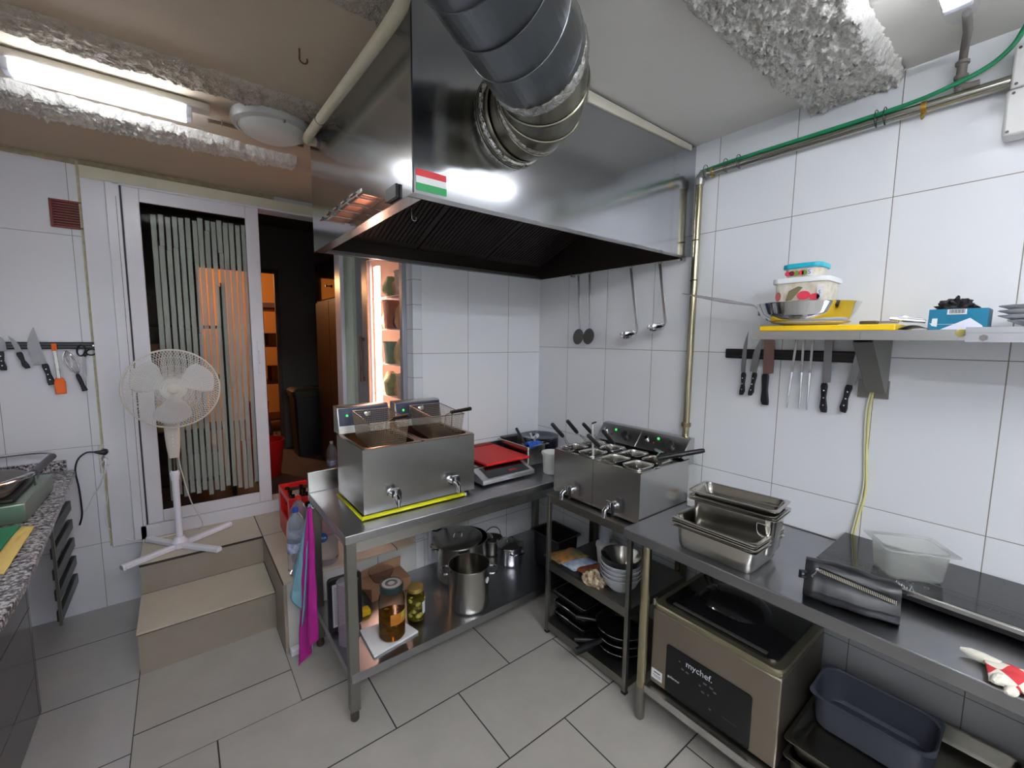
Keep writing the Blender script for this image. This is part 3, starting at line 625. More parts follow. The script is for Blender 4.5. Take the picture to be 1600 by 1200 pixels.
for k in range(7):
    a = pi*k/7; side = Vector((cos(a), sin(a)*.8, 0)); m = M()
    m.tube([bot+side*(.034*sin(pi*min(1,q/20*1.0))**.8 if True else 0)*(1 if q <= 20 else 1)-dd*(q/20) if q <= 20 else bot for q in range(21)], .0012, 5)
    m.tube([bot-side*(.034*sin(pi*q/20)**.8)-dd*(q/20) for q in range(21)], .0012, 5); obj('wire_loop', m, chrome, t)
obj('whisk_handle', M().tube([bot+dd*-.02, bot+dd*.1, bot+dd*.45, bot+dd*.68], [.008,.011,.010,.013], 14), blackpl, t)
t = thing('scissors', 'black handled kitchen scissors hanging at the right end of the strip', 'scissors', (-2.58,1.07,1.42), g)
def ring(c, rx, rz, a0, y, r=.004): return [Vector((c[0]+rx*cos(a)*cos(a0)-rz*sin(a)*sin(a0), y, c[1]+rx*cos(a)*sin(a0)+rz*sin(a)*cos(a0))) for a in [i*2*pi/20 for i in range(20)]]
obj('scissor_grip', M().tube(ring((-2.592,1.60),.017,.032,-.15,1.08), .0045, 8, closed=True), blackpl, t)
obj('scissor_grip', M().tube(ring((-2.55,1.59),.022,.017,.3,1.08), .0045, 8, closed=True).tube([(-2.565,1.08,1.58),(-2.582,1.08,1.565)],.005,8), blackpl, t)
obj('blade', M().ext([(-2.592,1.079,1.566),(-2.578,1.079,1.566),(-2.578,1.079,1.46),(-2.585,1.079,1.425),(-2.592,1.079,1.46)], (0,.003,0)), blade_m, t)
# terracotta vent
t = thing('air_vent', 'small square terracotta coloured air vent high on the left wall', 'vent', (-2.593,1.1,2.29))
brn = mat('terracotta_plastic', (120,58,48), .5)
obj('vent_frame', frame(M(), -2.668,-2.520,2.290,2.444,1.098,1.1095,.012), brn, t, bev=.002); obj('vent_back', M().box(-2.656,-2.532,1.106,1.109,2.302,2.432), mat('vent_dark', (56,24,22), .7), t)
m = M()
for k in range(9): m.box(-2.656,-2.532,1.100,1.104,2.305+k*.0142,2.313+k*.0142)
obj('vent_slats', m, brn, t)
# sockets and cords
t = thing('wall_socket', 'white triple wall socket beside the door frame', 'socket', (-2.53,1.1,.86))
obj('socket_plate', M().box(-2.562,-2.498,1.096,1.109,.855,1.03), white_warm, t, bev=.004)
for z in (.905,.945,.99): obj('socket_well', M().lathe([(.021,0),(.023,.003),(.021,.004),(.018,.001),(0,.001)], (-2.53,1.096,z), 24, ax=(0,-1,0)), mat('socket_grey', (150,150,146), .5), t)
t = thing('power_cord', 'black cord plugged in the upper socket and hanging behind the worktop', 'cord', (-2.65,1.05,.6))
obj('plug', M().tube([(-2.53,1.088,.99),(-2.532,1.06,.99),(-2.55,1.05,.994),(-2.575,1.05,1.0)], [.018,.018,.012,.006], 14), blackpl, t)
obj('cord', M().tube(smooth([(-2.575,1.05,1.0),(-2.61,1.05,1.0),(-2.645,1.05,.965),(-2.66,1.05,.90),(-2.654,1.06,.80),(-2.652,1.07,.70),(-2.655,1.08,.62),(-2.67,1.09,.56)],6), .0045, 8), blackpl, t)
t = thing('white_cords', 'two thin white cords running down from the lower sockets', 'cord', (-2.6,1.07,.5))
obj('plug', M().tube([(-2.53,1.088,.945),(-2.53,1.062,.942)], [.012,.01], 12), white_pl, t); obj('plug', M().tube([(-2.53,1.088,.905),(-2.53,1.062,.90)], [.012,.01], 12), white_pl, t)
obj('cord', M().tube(smooth([(-2.53,1.062,.942),(-2.535,1.055,.88),(-2.56,1.08,.80),(-2.60,1.098,.72),(-2.64,1.104,.64),(-2.67,1.104,.60)],6), .003, 6), white_pl, t)
obj('cord', M().tube(smooth([(-2.53,1.062,.90),(-2.528,1.07,.82),(-2.54,1.095,.70),(-2.56,1.1,.58),(-2.545,1.1,.5),(-2.51,1.095,.455),(-2.46,1.07,.415),(-2.40,1.03,.403),(-2.3,1.02,.403),(-2.2,1.03,.403),(-2.2,1.04,.405)],6), .003, 6), white_pl, t)

# ------------------------------------------------------------------ pedestal fan
FX, FY = -2.205, .80
t = thing('pedestal_fan', 'white pedestal fan standing on the top stair before the striped glass', 'fan', (FX,FY,.4))
for k, (dx, dy) in enumerate(((-.244,-.143),(.261,.16),(-.15,.2),(.177,-.207))):
    v = Vector((dx,dy,0)); L_ = v.length; v.normalize(); e = Vector((FX,FY,.4165))+v*L_; n = v.cross(Vector((0,0,1)))*.019
    poly = [Vector((0,0,0))-n+Vector((0,0,-.013)), n+Vector((0,0,-.013)), n*.92+Vector((0,0,.006)), n*.55+Vector((0,0,.014)), -n*.55+Vector((0,0,.014)), -n*.92+Vector((0,0,.006))]
    leg = obj('leg', M().loft([[Vector((FX,FY,.4165))+v*.02+p for p in poly],[e+p for p in poly]]), mat('fan_white', (222,222,232), .4), t, bev=.002)
    obj('end_cap', M().loft([[e+v*.0005+p*1.02 for p in poly],[e+v*.014+p*.98 for p in poly]]), mat('fan_white'), leg)
obj('hub', M().lathe([(0,.403),(.040,.403),(.042,.44),(.032,.452),(.024,.47),(0,.47)], (FX,FY,0), 28), mat('fan_white'), t)
obj('pole', M().lathe([(0,.47),(.0175,.47),(.0175,.83),(0,.83)], (FX,FY,0), 24), mat('fan_white'), t)
obj('height_collar', M().lathe([(0,.825),(.0205,.825),(.022,.85),(.024,.86),(.024,.872),(.019,.882),(0,.882)], (FX,FY,0), 24), mat('fan_white'), t)
obj('inner_pole', M().lathe([(0,.88),(.0135,.88),(.0135,.975),(0,.975)], (FX,FY,0), 20), mat('dark_chrome', (110,104,98), .25, metal=1.), t)
nb = obj('control_housing', M().loft([rrect((FX+.003,FY-.005,.965),.024,.02,.01,0), rrect((FX+.003,FY-.008,.965),.032,.026,.014,.06), rrect((FX+.003,FY-.01,.965),.037,.03,.016,.14), rrect((FX+.003,FY-.005,.965),.036,.036,.016,.24), rrect((FX+.003,FY,.965),.033,.04,.016,.3)]), white_warm, t)
for k in range(4): obj('speed_button', M().lathe([(.0045,0),(.004,.004),(0,.0045)], (FX+.003,FY-.040-.0005*k,1.04+k*.022), 12, ax=(0,-1,0)), white_pl, nb)
C = Vector((-2.183,.69,1.388)); nf = Vector((.05,-1,.06)).normalized(); fu = nf.cross(Vector((1,0,0))).normalized()*-1; fr = fu.cross(nf).normalized()*-1
if fu.z < 0: fu = -fu
if fr.x < 0: fr = -fr
def FP(r, a, d=0): return C+(fr*cos(a)+fu*sin(a))*r+nf*d
obj('motor_housing', M().lathe([(0,-.16),(.035,-.155),(.058,-.12),(.066,-.07),(.06,-.045),(0,-.045)], C, 28, ax=nf), white_warm, t)
m = M(); RG = .222
for sgn in (1, -1):
    for k in range(90):
        a0 = 2*pi*k/90; pts = []
        for q in range(11):
            s_ = q/10; r = .03+(RG-.03)*s_; pts.append(FP(r, a0+sgn*.55*s_, .062*(1-s_**2.6)+.004*(1 if sgn > 0 else .4)))
        m.tube(pts, .0011, 3, caps=False)
for r in (.08,.13,.18): m.tube([FP(r, 2*pi*q/60, .062*(1-((r-.03)/(RG-.03))**2.6)+.004) for q in range(60)], .0009, 4, closed=True)
obj('front_guard', m, mat('guard_wire', (218,214,208), .4), t)
m = M()
for k in range(72):
    a0 = 2*pi*k/72; m.tube([FP(.05+(RG-.05)*q/6, a0, -.06*(1-(q/6)**3)-.008) for q in range(7)], .0008, 3, caps=False)
obj('rear_guard', m, mat('guard_wire'), t)
obj('guard_rim', M().tube([FP(RG, 2*pi*q/72, -.002) for q in range(72)], .005, 10, closed=True), mat('fan_rim', (206,200,190), .4), t)
obj('centre_badge', M().lathe([(.031,0),(.032,.004),(.025,.012),(.012,.016),(0,.017)], C+nf*.060, 28, ax=nf), white_warm, t)
bl_m = mat('fan_blade', (206,206,208), .35, alpha=.92)
for k, a in enumerate((radians(155), radians(28), radians(272))):
    def fn(u, v, a=a):
        r = .028+(.178)*u; w0 = .30+.48*sin(min(1,u*1.15)*pi*.62); ang = a+(v-.5)*2*w0*(1-.35*u)-(.12*u)
        if u > .85: r = .028+.178*(.85+(u-.85)*(1-abs(v-.5)*1.6))
        return FP(r, ang, .012-(v-.5)*.045*(1-.25*u))
    obj('blade', M().grid(fn, 14, 12), bl_m, t, solid=.002)
obj('blade_hub', M().lathe([(.034,-.03),(.036,.0),(.03,.022),(.015,.028),(0,.029)], C, 24, ax=nf), white_warm, t)
obj('cord', M().tube(smooth([(FX+.02,FY+.03,.97),(FX+.035,FY+.03,.85),(FX+.07,FY+.06,.65),(FX+.12,FY+.12,.48),(FX+.10,FY+.22,.405)],6), .003, 6), white_warm, t)

# ------------------------------------------------------------------ things on the landing
t = thing('bottle_crate', 'red plastic crate of empty dark bottles on the landing behind the towels', 'crate', (-1.5,.57,.4))
cx0,cx1,cy0,cy1 = -1.665,-1.33,.40,.745
m = M().box(cx0,cx1,cy0,cy1,.402,.415)
for (a,b,c,dd_) in ((cx0,cx1,cy0,cy0+.012),(cx0,cx1,cy1-.012,cy1),(cx0,cx0+.012,cy0+.012,cy1-.012),(cx1-.012,cx1,cy0+.012,cy1-.012)):
    m.box(a,b,c,dd_,.415,.54); m.box(a,b,c,dd_,.665,.70)
for (x,y) in ((cx0,cy0),(cx1-.05,cy0),(cx0,cy1-.05),(cx1-.05,cy1-.05)): m.box(x,x+.05,y,y+.05,.54,.665)
for x in (-1.53,-1.45): m.box(x,x+.03,cy0,cy0+.012,.54,.665)
m.box(cx0,cx1,cy0,cy0+.012,.54,.60)
obj('crate_body', m, red_pl, t, bev=.002)
m = M(); 
for k in range(1,4): m.box(cx0+.012,cx1-.012,cy0+k*.086,cy0+k*.086+.003,.415,.6); m.box(cx0+k*.084,cx0+k*.084+.003,cy0+.012,cy1-.012,.415,.6)
obj('dividers', m, red_pl, t)
dkgl = mat('dark_bottle_glass', (26,22,20), .08, spec=.7)
proto = None; n_ = 0
for i in range(4):
    for j in range(4):
        if (i, j) in ((3,3),(2,1)): continue
        x = cx0+.047+i*.084; y = cy0+.05+j*.086; LB = lambda i, j: 'dark glass bottle in the red crate, row %s, %s from the front' % (['nearest the stairs','second from the stairs','third from the stairs','furthest from the stairs'][i], ['first','second','third','fourth'][j]); lab = LB(i, j)
        if proto is None:
            m = M().lathe([(0,.418),(.028,.418),(.030,.43),(.030,.53),(.014,.60),(.012,.665),(.014,.67),(.014,.68),(.009,.68),(.008,.6),(0,.6)], (x,y,0), 20)
            proto = solo('glass_bottle', m, dkgl, lab, 'bottle', 'empty bottles in the red crate')
            px, py, pz = proto.location
        else: c = proto.copy(); COL.objects.link(c); c.location = (x, y, proto.location.z); c['label'] = LB(i, j)
def water_bottle(cx, cy, z, r, h, lab, cap, fill, grp='water bottles on the landing', wrap=(40,90,170)):
    t = thing('water_bottle', lab, 'bottle', (cx,cy,z), grp)
    rib = []
    for q in range(13):
        zz = z+.03+(h*.5)*q/12; rib.append((r-(.0025 if q % 2 else 0), zz))
    obj('bottle_body', M().lathe([(0,z+.008),(r*.6,z),(r*.92,z+.004),(r,z+.02)]+rib+[(r,z+h*.66),(r*.92,z+h*.78),(r*.6,z+h*.87),(r*.3,z+h*.93),(r*.28,z+h*.97),(0,z+h*.97)], (cx,cy,0), 32), clearw, t)
    obj('cap', M().lathe([(r*.33,z+h*.935),(r*.33,z+h),(0,z+h)], (cx,cy,0), 20), mat('cap_%d_%d_%d' % cap, cap, .4), t)
    obj('label_wrap', M().tube([(cx,cy,z+h*.36),(cx,cy,z+h*.50)], r+.0006, 32, caps=False), mat('label_%d_%d_%d' % wrap, wrap, .5, var=.6, vscale=30, col2=(225,230,240)), t)
    if fill: obj('water', M().lathe([(0,z+.01),(r*.9,z+.012),(r*.93,z+.03),(r*.93,z+h*fill),(0,z+h*fill)], (cx,cy,0), 28), mat('clear_water', (235,243,250), .02, trans=1., ior=1.2), t)
water_bottle(-1.695,.055,.401,.048,.37,'crumpled clear water bottle nearest the stairs, part filled, with a blue cap',(50,80,170),.33)
water_bottle(-1.645,.235,.401,.048,.37,'clear water bottle behind the first one, with a red cap beside the crate',(200,50,50),.0)
t = thing('water_jug', 'bulky clear water jug with a round blue logo between towels and table leg', 'bottle', (-1.545,.065,.401), 'water bottles on the landing')
obj('jug_body', M().lathe([(0,.41),(.055,.402),(.07,.412),(.074,.44),(.071,.5),(.074,.56),(.062,.63),(.03,.69),(.018,.71),(.018,.73),(0,.73)], (-1.545,.08,0), 36), clearw, t)
obj('jug_cap', M().lathe([(.021,.715),(.021,.74),(0,.74)], (-1.545,.08,0), 20), white_pl, t)
obj('logo', M().lathe([(0,0),(.028,0),(.028,.001),(0,.001)], (-1.575,.004,.585), 28, ax=(-.35,-1,0)), mat('blue_logo', (40,96,160), .4), t)
obj('logo_text', add_text(M(), 'Aqua', .02, Vector((-1.597,.0095,.579)), (1,-.35,0), (0,0,1)), paper, t)
water_bottle(-1.085,1.62,.401,.045,.34,'water bottle with a purple printed label standing just inside the dark corridor',(230,230,235),.3,wrap=(96,70,160))
solo('cable_trunking', M().box(-1.765,-1.66,-.06,-.018,.002,.034), white_pl, 'short white plastic trunking on the floor at the foot of the landing', 'trunking', bev=.003)

# ------------------------------------------------------------------ refrigerator in the niche
t = thing('display_fridge', 'glass-door fridge glowing pink and orange in the niche beside the doorway', 'refrigerator', (-.72,.53,.4))
fm = mat('fridge_grey', (150,152,160), .35, metal=.3)
m = M().box(-1.0,-.42,.125,.135,.42,2.36).box(-1.0,-.42,.915,.93,.42,2.36).box(-.43,-.42,.136,.914,.42,2.36).box(-1.0,-.43,.136,.914,2.3,2.36).box(-1.0,-.43,.136,.914,.42,.56)
obj('cabinet', m, fm, t)
obj('cabinet_lining', M().box(-.99,-.44,.137,.141,.57,2.29).box(-.99,-.44,.91,.914,.57,2.29).box(-.444,-.44,.142,.909,.57,2.29), mat('fridge_lining', (226,206,190), .5), t)
m = M().box(-1.05,-1.006,.085,.128,.5,2.36).box(-1.05,-1.006,.70,.945,.5,2.36).box(-1.05,-1.006,.128,.70,2.24,2.36).box(-1.05,-1.006,.128,.70,.5,.62)
df = obj('door_frame', m, fm, t, bev=.003)
obj('door_glass', M().box(-1.03,-1.024,.128,.70,.62,2.24), glass, df)
obj('door_seal', frame(M(), 0,1,0,1,0,1,.01) if False else M().box(-1.052,-1.048,.69,.70,.62,2.24).box(-1.052,-1.048,.13,.70,2.235,2.242), mat('gold_trim', (190,150,90), .4, metal=.6), df)
obj('handle', M().box(-1.085,-1.07,.76,.79,1.36,1.70).box(-1.07,-1.05,.765,.785,1.37,1.395).box(-1.07,-1.05,.765,.785,1.665,1.69), mat('brown_handle', (96,76,70), .4), df, bev=.004)
glow = mat('fridge_light', (255,255,255), .5, emit=(255,196,176), estr=FRIDGE_GLOW)
obj('light_strip', M().box(-.99,-.97,.635,.705,.60,2.2), glow, t)
for z in (.80,1.02,1.27,1.50,1.75,1.98): 
    m = M()
    for k in range(22): m.cyl((-.95,.16+k*.034,z),(-.46,.16+k*.034,z),.002,n=5)
    m.cyl((-.95,.15,z),(-.95,.9,z),.004,n=6); m.cyl((-.46,.15,z),(-.46,.9,z),.004,n=6); obj('wire_shelf', m, white_pl, t)
random.seed(11)
fc = [((206,196,140),'beige bag'),((176,190,140),'green packet'),((226,186,150),'cream packet'),((200,150,110),'tan bag'),((150,190,165),'teal tub'),((60,80,120),'blue packet'),((226,200,190),'pale tub'),((220,150,120),'salmon box'),((214,160,120),'brown packet')]
for si, z in enumerate((.805,1.025,1.275,1.505,1.755,1.985)):
    for j in range(4):
        col, nm = fc[(si*3+j*2) % 9]; cx = -.925+.03*(j % 2); cy = .33+j*.108; h = (.13+.06*random.random()) if si > 1 else .15
        if j == 3 and si in (3, 5): continue
        if si in (0, 1) or nm.endswith('tub') or nm.endswith('box'):
            m = M().loft([rrect((cx,cy,z), .045,.042,.012,0), rrect((cx,cy,z), .052,.048,.014,h), rrect((cx,cy,z),.055,.051,.014,h+.002), rrect((cx,cy,z),.055,.051,.014,h+.012)])
        else:
            sd = random.random()*9; m = M().loft([rrect((cx+.012*noise.noise((q,sd,0)),cy+.012*noise.noise((q,sd,5)),z+.002), .052*w_,.049*w_,.02,h*q/5) for q, w_ in enumerate((.8,1.,1.05,.95,.75,.45))])
        where = ['bottom','second lowest','third lowest','third highest','second highest','top'][si]; pos = ['nearest the kitchen wall','second from the kitchen wall','third from the kitchen wall','beside the light strip'][j]
        solo('food_tub' if si in (0,1) else 'food_packet', m, mat('food_%d' % ((si*3+j*2) % 9), col, .6, var=.25, vscale=25), '%s in the fridge, %s shelf, %s' % (nm, where, pos), 'food package', 'food on the fridge shelves')

# ------------------------------------------------------------------ steel table with the fryer
T1 = .865; tx0, tx1, ty0, ty1 = -1.645, -.03, -.662, -.022
t = tab = thing('steel_worktable', 'stainless steel worktable with a lower shelf under the hood', 'table', (-.84,-.34,0))
obj('tabletop', M().box(tx0,tx1,ty0,ty1,T1-.038,T1), steel_top, t, bev=.003)
obj('backsplash', M().box(tx0,tx1,-.034,-.020,T1+.0005,.978), steel, t, bev=.002)
obj('apron', M().box(tx0+.03,tx1-.02,ty0+.035,ty0+.05,.765,T1-.039).box(tx0+.03,tx0+.045,ty0+.051,ty1-.04,.765,T1-.039), steel, t)
for (x, y) in ((tx0+.005,ty0+.006),(tx0+.005,ty1-.05),(tx1-.05,ty0+.006),(tx1-.05,ty1-.05)):
    lg = obj('leg', M().box(x,x+.042,y,y+.042,.052,.764 if x > -1 else .826), steel_dull, t, bev=.002)
    obj('foot', M().lathe([(0,.001),(.016,.001),(.019,.006),(.019,.03),(.015,.052),(0,.052)], (x+.021,y+.021,0), 20), mat('dark_foot', (88,80,70), .4, metal=.6), lg)
obj('lower_shelf', M().box(tx0+.012,tx1-.012,ty0+.004,ty1-.002,.228,.232).box(tx0+.012,tx1-.012,ty0+.001,ty0+.0035,.192,.232).box(tx0+.010,tx0+.0118,ty0+.05,ty1-.052,.192,.232), steel_top, t)
SH = .2325

def tap(par, p, d, k=1.):
    p = Vector(p); d = Vector(d); s_ = d.cross(Vector((0,0,1)))
    b = obj('tap', M().cyl(p, p+d*.008, .019*k, n=20).cyl(p+d*.008, p+d*.042, .011*k, n=16).cyl(p+d*.036+Vector((0,0,-.006)), p+d*.036+Vector((0,0,.026)), .013*k, .011*k, n=16)
            .tube([p+d*.04, p+d*.062, p+d*.074+Vector((0,0,-.008)), p+d*.076+Vector((0,0,-.042))], [.010*k,.011*k,.011*k,.009*k], 14)
            .tube([p+d*.036+Vector((0,0,.028))-s_*.018, p+d*.036+Vector((0,0,.03))+s_*.018], .006*k, 10), chrome, par)
    obj('tap_lever', M().tube([p+d*.036+Vector((0,0,.026))-s_*.018, p+d*.04+Vector((0,0,.01))-s_*.024, p+d*.042+Vector((0,0,-.04))-s_*.022], [.006,.007,.007], 10), blackpl, b)
    return b
# double fryer
fx0, fx1, fy0, fy1 = -1.523, -.93, -.54, -.15; FZ0, FZ1 = .885, 1.188
t = thing('double_fryer', 'steel double tank fryer with two taps, standing on the table behind the measuring tape', 'fryer', (-1.226,-.34,T1))
obj('fryer_body', M().box(fx0,fx1,fy0,fy0+.002,FZ0,FZ1).box(fx0,fx0+.002,fy0+.002,fy1,FZ0,FZ1).box(fx1-.002,fx1,fy0+.002,fy1,FZ0,FZ1).box(fx0+.002,fx1-.002,fy1-.002,fy1,FZ0,FZ1).box(fx0+.002,fx1-.002,fy0+.002,fy1-.002,FZ0,FZ0+.002), steel, t)
for x in (fx0+.03, fx1-.03):
    for y in (fy0+.03, fy1-.03): obj('foot', M().cyl((x,y,T1+.0005),(x,y,FZ0),.012,n=14), blackpl, t)
for cx in (-1.376, -1.078):
    obj('tank', M().pan((cx,-.345,FZ1+.004), .392, .298, .19, rim=.022, rad=.045), mat('fryer_tank_steel', (190,160,140), .2, metal=1., var=.15), t)  # reddish reflection inside the tanks is put into their colour
for x0, x1 in ((-1.518,-1.243),(-1.207,-.925)):
    h = obj('control_box', M().ext([(x0,-.175,FZ1+.004),(x0,-.148,1.325),(x0,-.132,1.332),(x0,-.08,1.332),(x0,-.08,FZ1+.004)], (x1-x0,0,0)), steel, t, bev=.002)
    obj('control_panel', M().ext([(x0+.005,-.1685,1.232),(x1-.005,-.1685,1.232),(x1-.005,-.1505,1.322),(x0+.005,-.1505,1.322)], (0,-.003,.001)), navy, h)
    obj('power_lamp', M().lathe([(.007,0),(.005,.004),(0,.005)], (x0+.045,-.165,1.285), 14, ax=(0,-1,.2)), mat('green_lamp', (60,200,90), .3, emit=(60,220,100), estr=.6), h)
    obj('knob', M().lathe([(.019,0),(.018,.014),(.014,.016),(0,.016)], (x0+.15,-.160,1.287), 20, ax=(0,-1,.2)), chrome, h)
for x in (-1.39, -1.071): tap(t, (x,fy0-.0005,.962), (0,-1,0), 1.25)
def wire_basket(cx, lab):
    bk, fb = -.195, -.49; hw = .095
    t = thing('fryer_basket', lab, 'fryer basket', (cx,-.34,1.17), 'baskets resting on the fryer tanks')
    def P(u, v, d): # u across 0..1, v back to front 0..1, d depth 0..1
        y = bk+(fb-bk)*v; z = 1.312-.02*v-d*.125; sx = hw*(1-.12*d); xx = cx-.012*v+sx*(2*u-1); yy = y+(.5-v)*.03*-d
        return Vector((xx, yy, z))
    m = M(); nu, nv, nd = 20, 30, 12; r = .0008
    for i in range(nu+1):
        u = i/nu; m.tube([P(u,0,0),P(u,0,1),P(u,1,1),P(u,1,0)], r, 4, caps=False)
    for j in range(1,nv):
        v = j/nv; m.tube([P(0,v,0),P(0,v,1),P(1,v,1),P(1,v,0)], r, 4, caps=False)
    for k in range(1,nd+1): m.tube([P(0,0,k/nd),P(1,0,k/nd),P(1,1,k/nd),P(0,1,k/nd)], r, 4, closed=True)
    obj('wire_mesh', m, wire_m, t)
    obj('rim', M().tube([P(0,0,0),P(.5,0,0),P(1,0,0),P(1,.5,0),P(1,1,0),P(.5,1,0),P(0,1,0),P(0,.5,0)], .0028, 8, closed=True), mat('rim_wire', (196,176,156), .25, metal=1.), t)
    a = P(.4,1,0); b = P(.6,1,0); e = Vector(((a.x+b.x)/2+.005, -.53, 1.318))
    hf = obj('handle_fork', M().tube([P(.38,1,.5), a+Vector((0,-.004,.004)), e+Vector((-.006,0,0))], .0025, 8).tube([P(.62,1,.5), b+Vector((0,-.004,.004)), e+Vector((.006,0,0))], .0025, 8), mat('rim_wire'), t)
    obj('handle_grip', M().tube([e+Vector((-.0,.02,-.006)), e+Vector((.015,-.14,.032))], [.0085,.0095], 12), blackpl, hf)
wire_basket(-1.36, 'left wire fryer basket, its mesh darkened, resting on the left fryer tank'); wire_basket(-1.044, 'right wire fryer basket with its black handle clear against the white wall tiles')
# tape measure round the fryer foot
m = M(); tz = T1+.003
yel = mat('tape_yellow', (226,222,30), .45)
t = thing('measuring_tape', 'yellow measuring tape laid around the front left corner of the fryer', 'tape measure', (-1.3,-.57,T1))
obj('tape', M().add([(-1.533,-.135,tz),(-1.516,-.135,tz),(-1.519,-.546,tz),(-1.536,-.556,tz)],[(0,1,2,3)]).add([(-1.536,-.557,tz+.002),(-1.534,-.545,tz+.016),(-1.0,-.546,tz+.016),(-1.0,-.562,tz+.002)],[(0,1,2,3)]), yel, t, solid=.0008)
m = M()
for k in range(53):
    x = -1.525+k*.01; L_ = .8 if k % 5 == 0 else .4; m.box(x,x+.0014,-.5635+.0,-.5545,tz+.003,tz+.0045) if L_ > .5 else m.box(x,x+.001,-.5635,-.560,tz+.003,tz+.0042)
for k in range(40):
    y = -.54+k*.01; m.box(-1.5335,-1.5335+(.010 if k % 5 == 0 else .005),y,y+.0012,tz+.0007,tz+.0013)
obj('graduation_marks', m, mat('tape_black', (34,34,20), .5), t)
obj('end_hook', M().lathe([(0,0),(.008,0),(.008,.012),(0,.012)], (-.996,-.556,tz+.001), 14), mat('pale_tape_end', (206,214,170), .4), t)
# induction plate with the red board on it
t = thing('induction_plate', 'portable steel induction plate beside the fryer, under the red board', 'hob', (-.65,-.3,T1))
x0, x1 = -.852, -.475
obj('plate_body', M().ext([(x0,-.512,T1+.012),(x0,-.512,T1+.038),(x0,-.395,T1+.074),(x0,-.10,T1+.074),(x0,-.10,T1+.012)], (x1-x0,0,0)), mat('light_steel', (196,196,196), .3, metal=.8), t, bev=.003)
obj('control_glass', M().ext([(x0+.045,-.500,T1+.0425),(x1-.03,-.500,T1+.0425),(x1-.03,-.400,T1+.0732),(x0+.045,-.400,T1+.0732)], (0,-.0005,.0016)), blackgl, t)
obj('top_glass', M().box(x0+.02,x1-.02,-.385,-.11,T1+.0745,T1+.078), blackgl, t)
obj('display', M().ext([(-.64,-.482,T1+.0492),(-.585,-.482,T1+.0492),(-.585,-.462,T1+.0554),(-.64,-.462,T1+.0554)], (0,-.0005,.0013)), mat('red_display', (70,10,16), .3, emit=(160,20,30), estr=.15), t)
for x in (x0+.02, x1-.05, x1-.06): 
    for y in (-.49,-.13):
        if x == x1-.05: continue
        obj('foot', M().cyl((x,y,T1+.0005),(x,y,T1+.012),.011,n=14), blackpl, t)
solo('chopping_board', M().ext([(-.762,-.415,T1+.0795),(-.436,-.418,T1+.0795),(-.44,.0-.04,T1+.0795),(-.768,-.04,T1+.0795)], (0,0,.016)), mat('red_board_plastic', (206,28,26), .5, var=.06, vscale=12), 'red chopping board resting on the induction plate', 'chopping board', bev=.004)
# pan of cutlery
t = thing('cutlery_pan', 'deep steel pan holding cutlery and tools behind the red board', 'pan', (-.34,-.22,T1))
obj('pan_body', M().pan((-.325,-.215,1.004), .325, .2, .135, rad=.03), steel_pan, t)
g = 'utensils in the steel pan'
def util(nm, p0, p1, r, mt_, lab, cat, head=None):
    t = thing(nm, lab, cat, tuple(Vector(p0)), g)
    obj('handle', M().tube([p0, Vector(p0).lerp(Vector(p1), .5), p1], [r*.7, r, r*1.05], 10), mt_, t)
    if head: obj('head', head, chrome, t)
util('spatula', (-.33,-.27,.96), (-.29,-.10,1.06), .010, blackpl, 'tool with a stout black handle standing in the steel pan', 'spatula')
util('tongs', (-.30,-.30,.95), (-.235,-.19,1.035), .008, chrome, 'shiny tongs lying on top of the cutlery pan', 'tongs')
util('serving_spoon', (-.34,-.33,.95), (-.25,-.26,1.025), .008, steel, 'steel serving spoon in the cutlery pan beside the tongs', 'spoon', M().lathe([(0,-.008),(.02,-.004),(.026,.002),(.02,.001),(0,-.005)], (-.245,-.255,1.03), 20, ax=(-.5,-.2,.8)))
util('peeler', (-.30,-.36,.95), (-.235,-.345,1.012), .009, blackpl, 'black handled peeler at the near corner of the cutlery pan', 'peeler')
m = M().grid(lambda u, v: Vector((-.40+.13*u, -.385+.07*v+.03*u, .995+.03*sin(pi*v)*(1-.4*u)+.012*noise.noise((u*5,v*5,1)))), 18, 10)
solo('rubber_glove', m, mat('blue_rubber', (22,92,196), .45), 'bright blue rubber glove draped over the cutlery pan rim', 'glove', solid=.006)
solo('flat_cover', M().ext([(-.40,-.10,1.0065),(-.25,-.10,1.0065),(-.25,-.05,1.0065),(-.40,-.05,1.0065)], (0,0,.006)), mat('dark_brown_lid', (60,50,48), .4), 'dark flat cover laid across the far end of the cutlery pan', 'cover', bev=.002)
proto = None
for k in range(9):
    z = T1+.0008+k*.0155
    if proto is None:
        m = M().lathe([(0,z+.002),(.07,z+.001),(.085,z+.004),(.135,z+.021),(.137,z+.023),(.134,z+.0235),(.085,z+.009),(0,z+.006)], (-.15,-.185,0), 48)
        proto = solo('dinner_plate', m, mat('navy_glazed_plate', (40,44,66), .2), 'lowest dark plate of the stack behind the white tub', 'plate', 'stack of dark plates in the corner'); z_ = proto.location.z
    else: c = proto.copy(); COL.objects.link(c); c.location.z = z_+k*.0155; c['label'] = ('%s dark plate of the stack behind the white tub' % ['second lowest','third lowest','fourth lowest','middle','fourth highest','third highest','second highest','topmost'][k-1])
bucket('plastic_tub', -.35, -.53, T1+.0008, .048, .058, .132, mat('white_tub', (226,226,222), .4), 'small white plastic tub at the right end of the fryer table', 'tub')

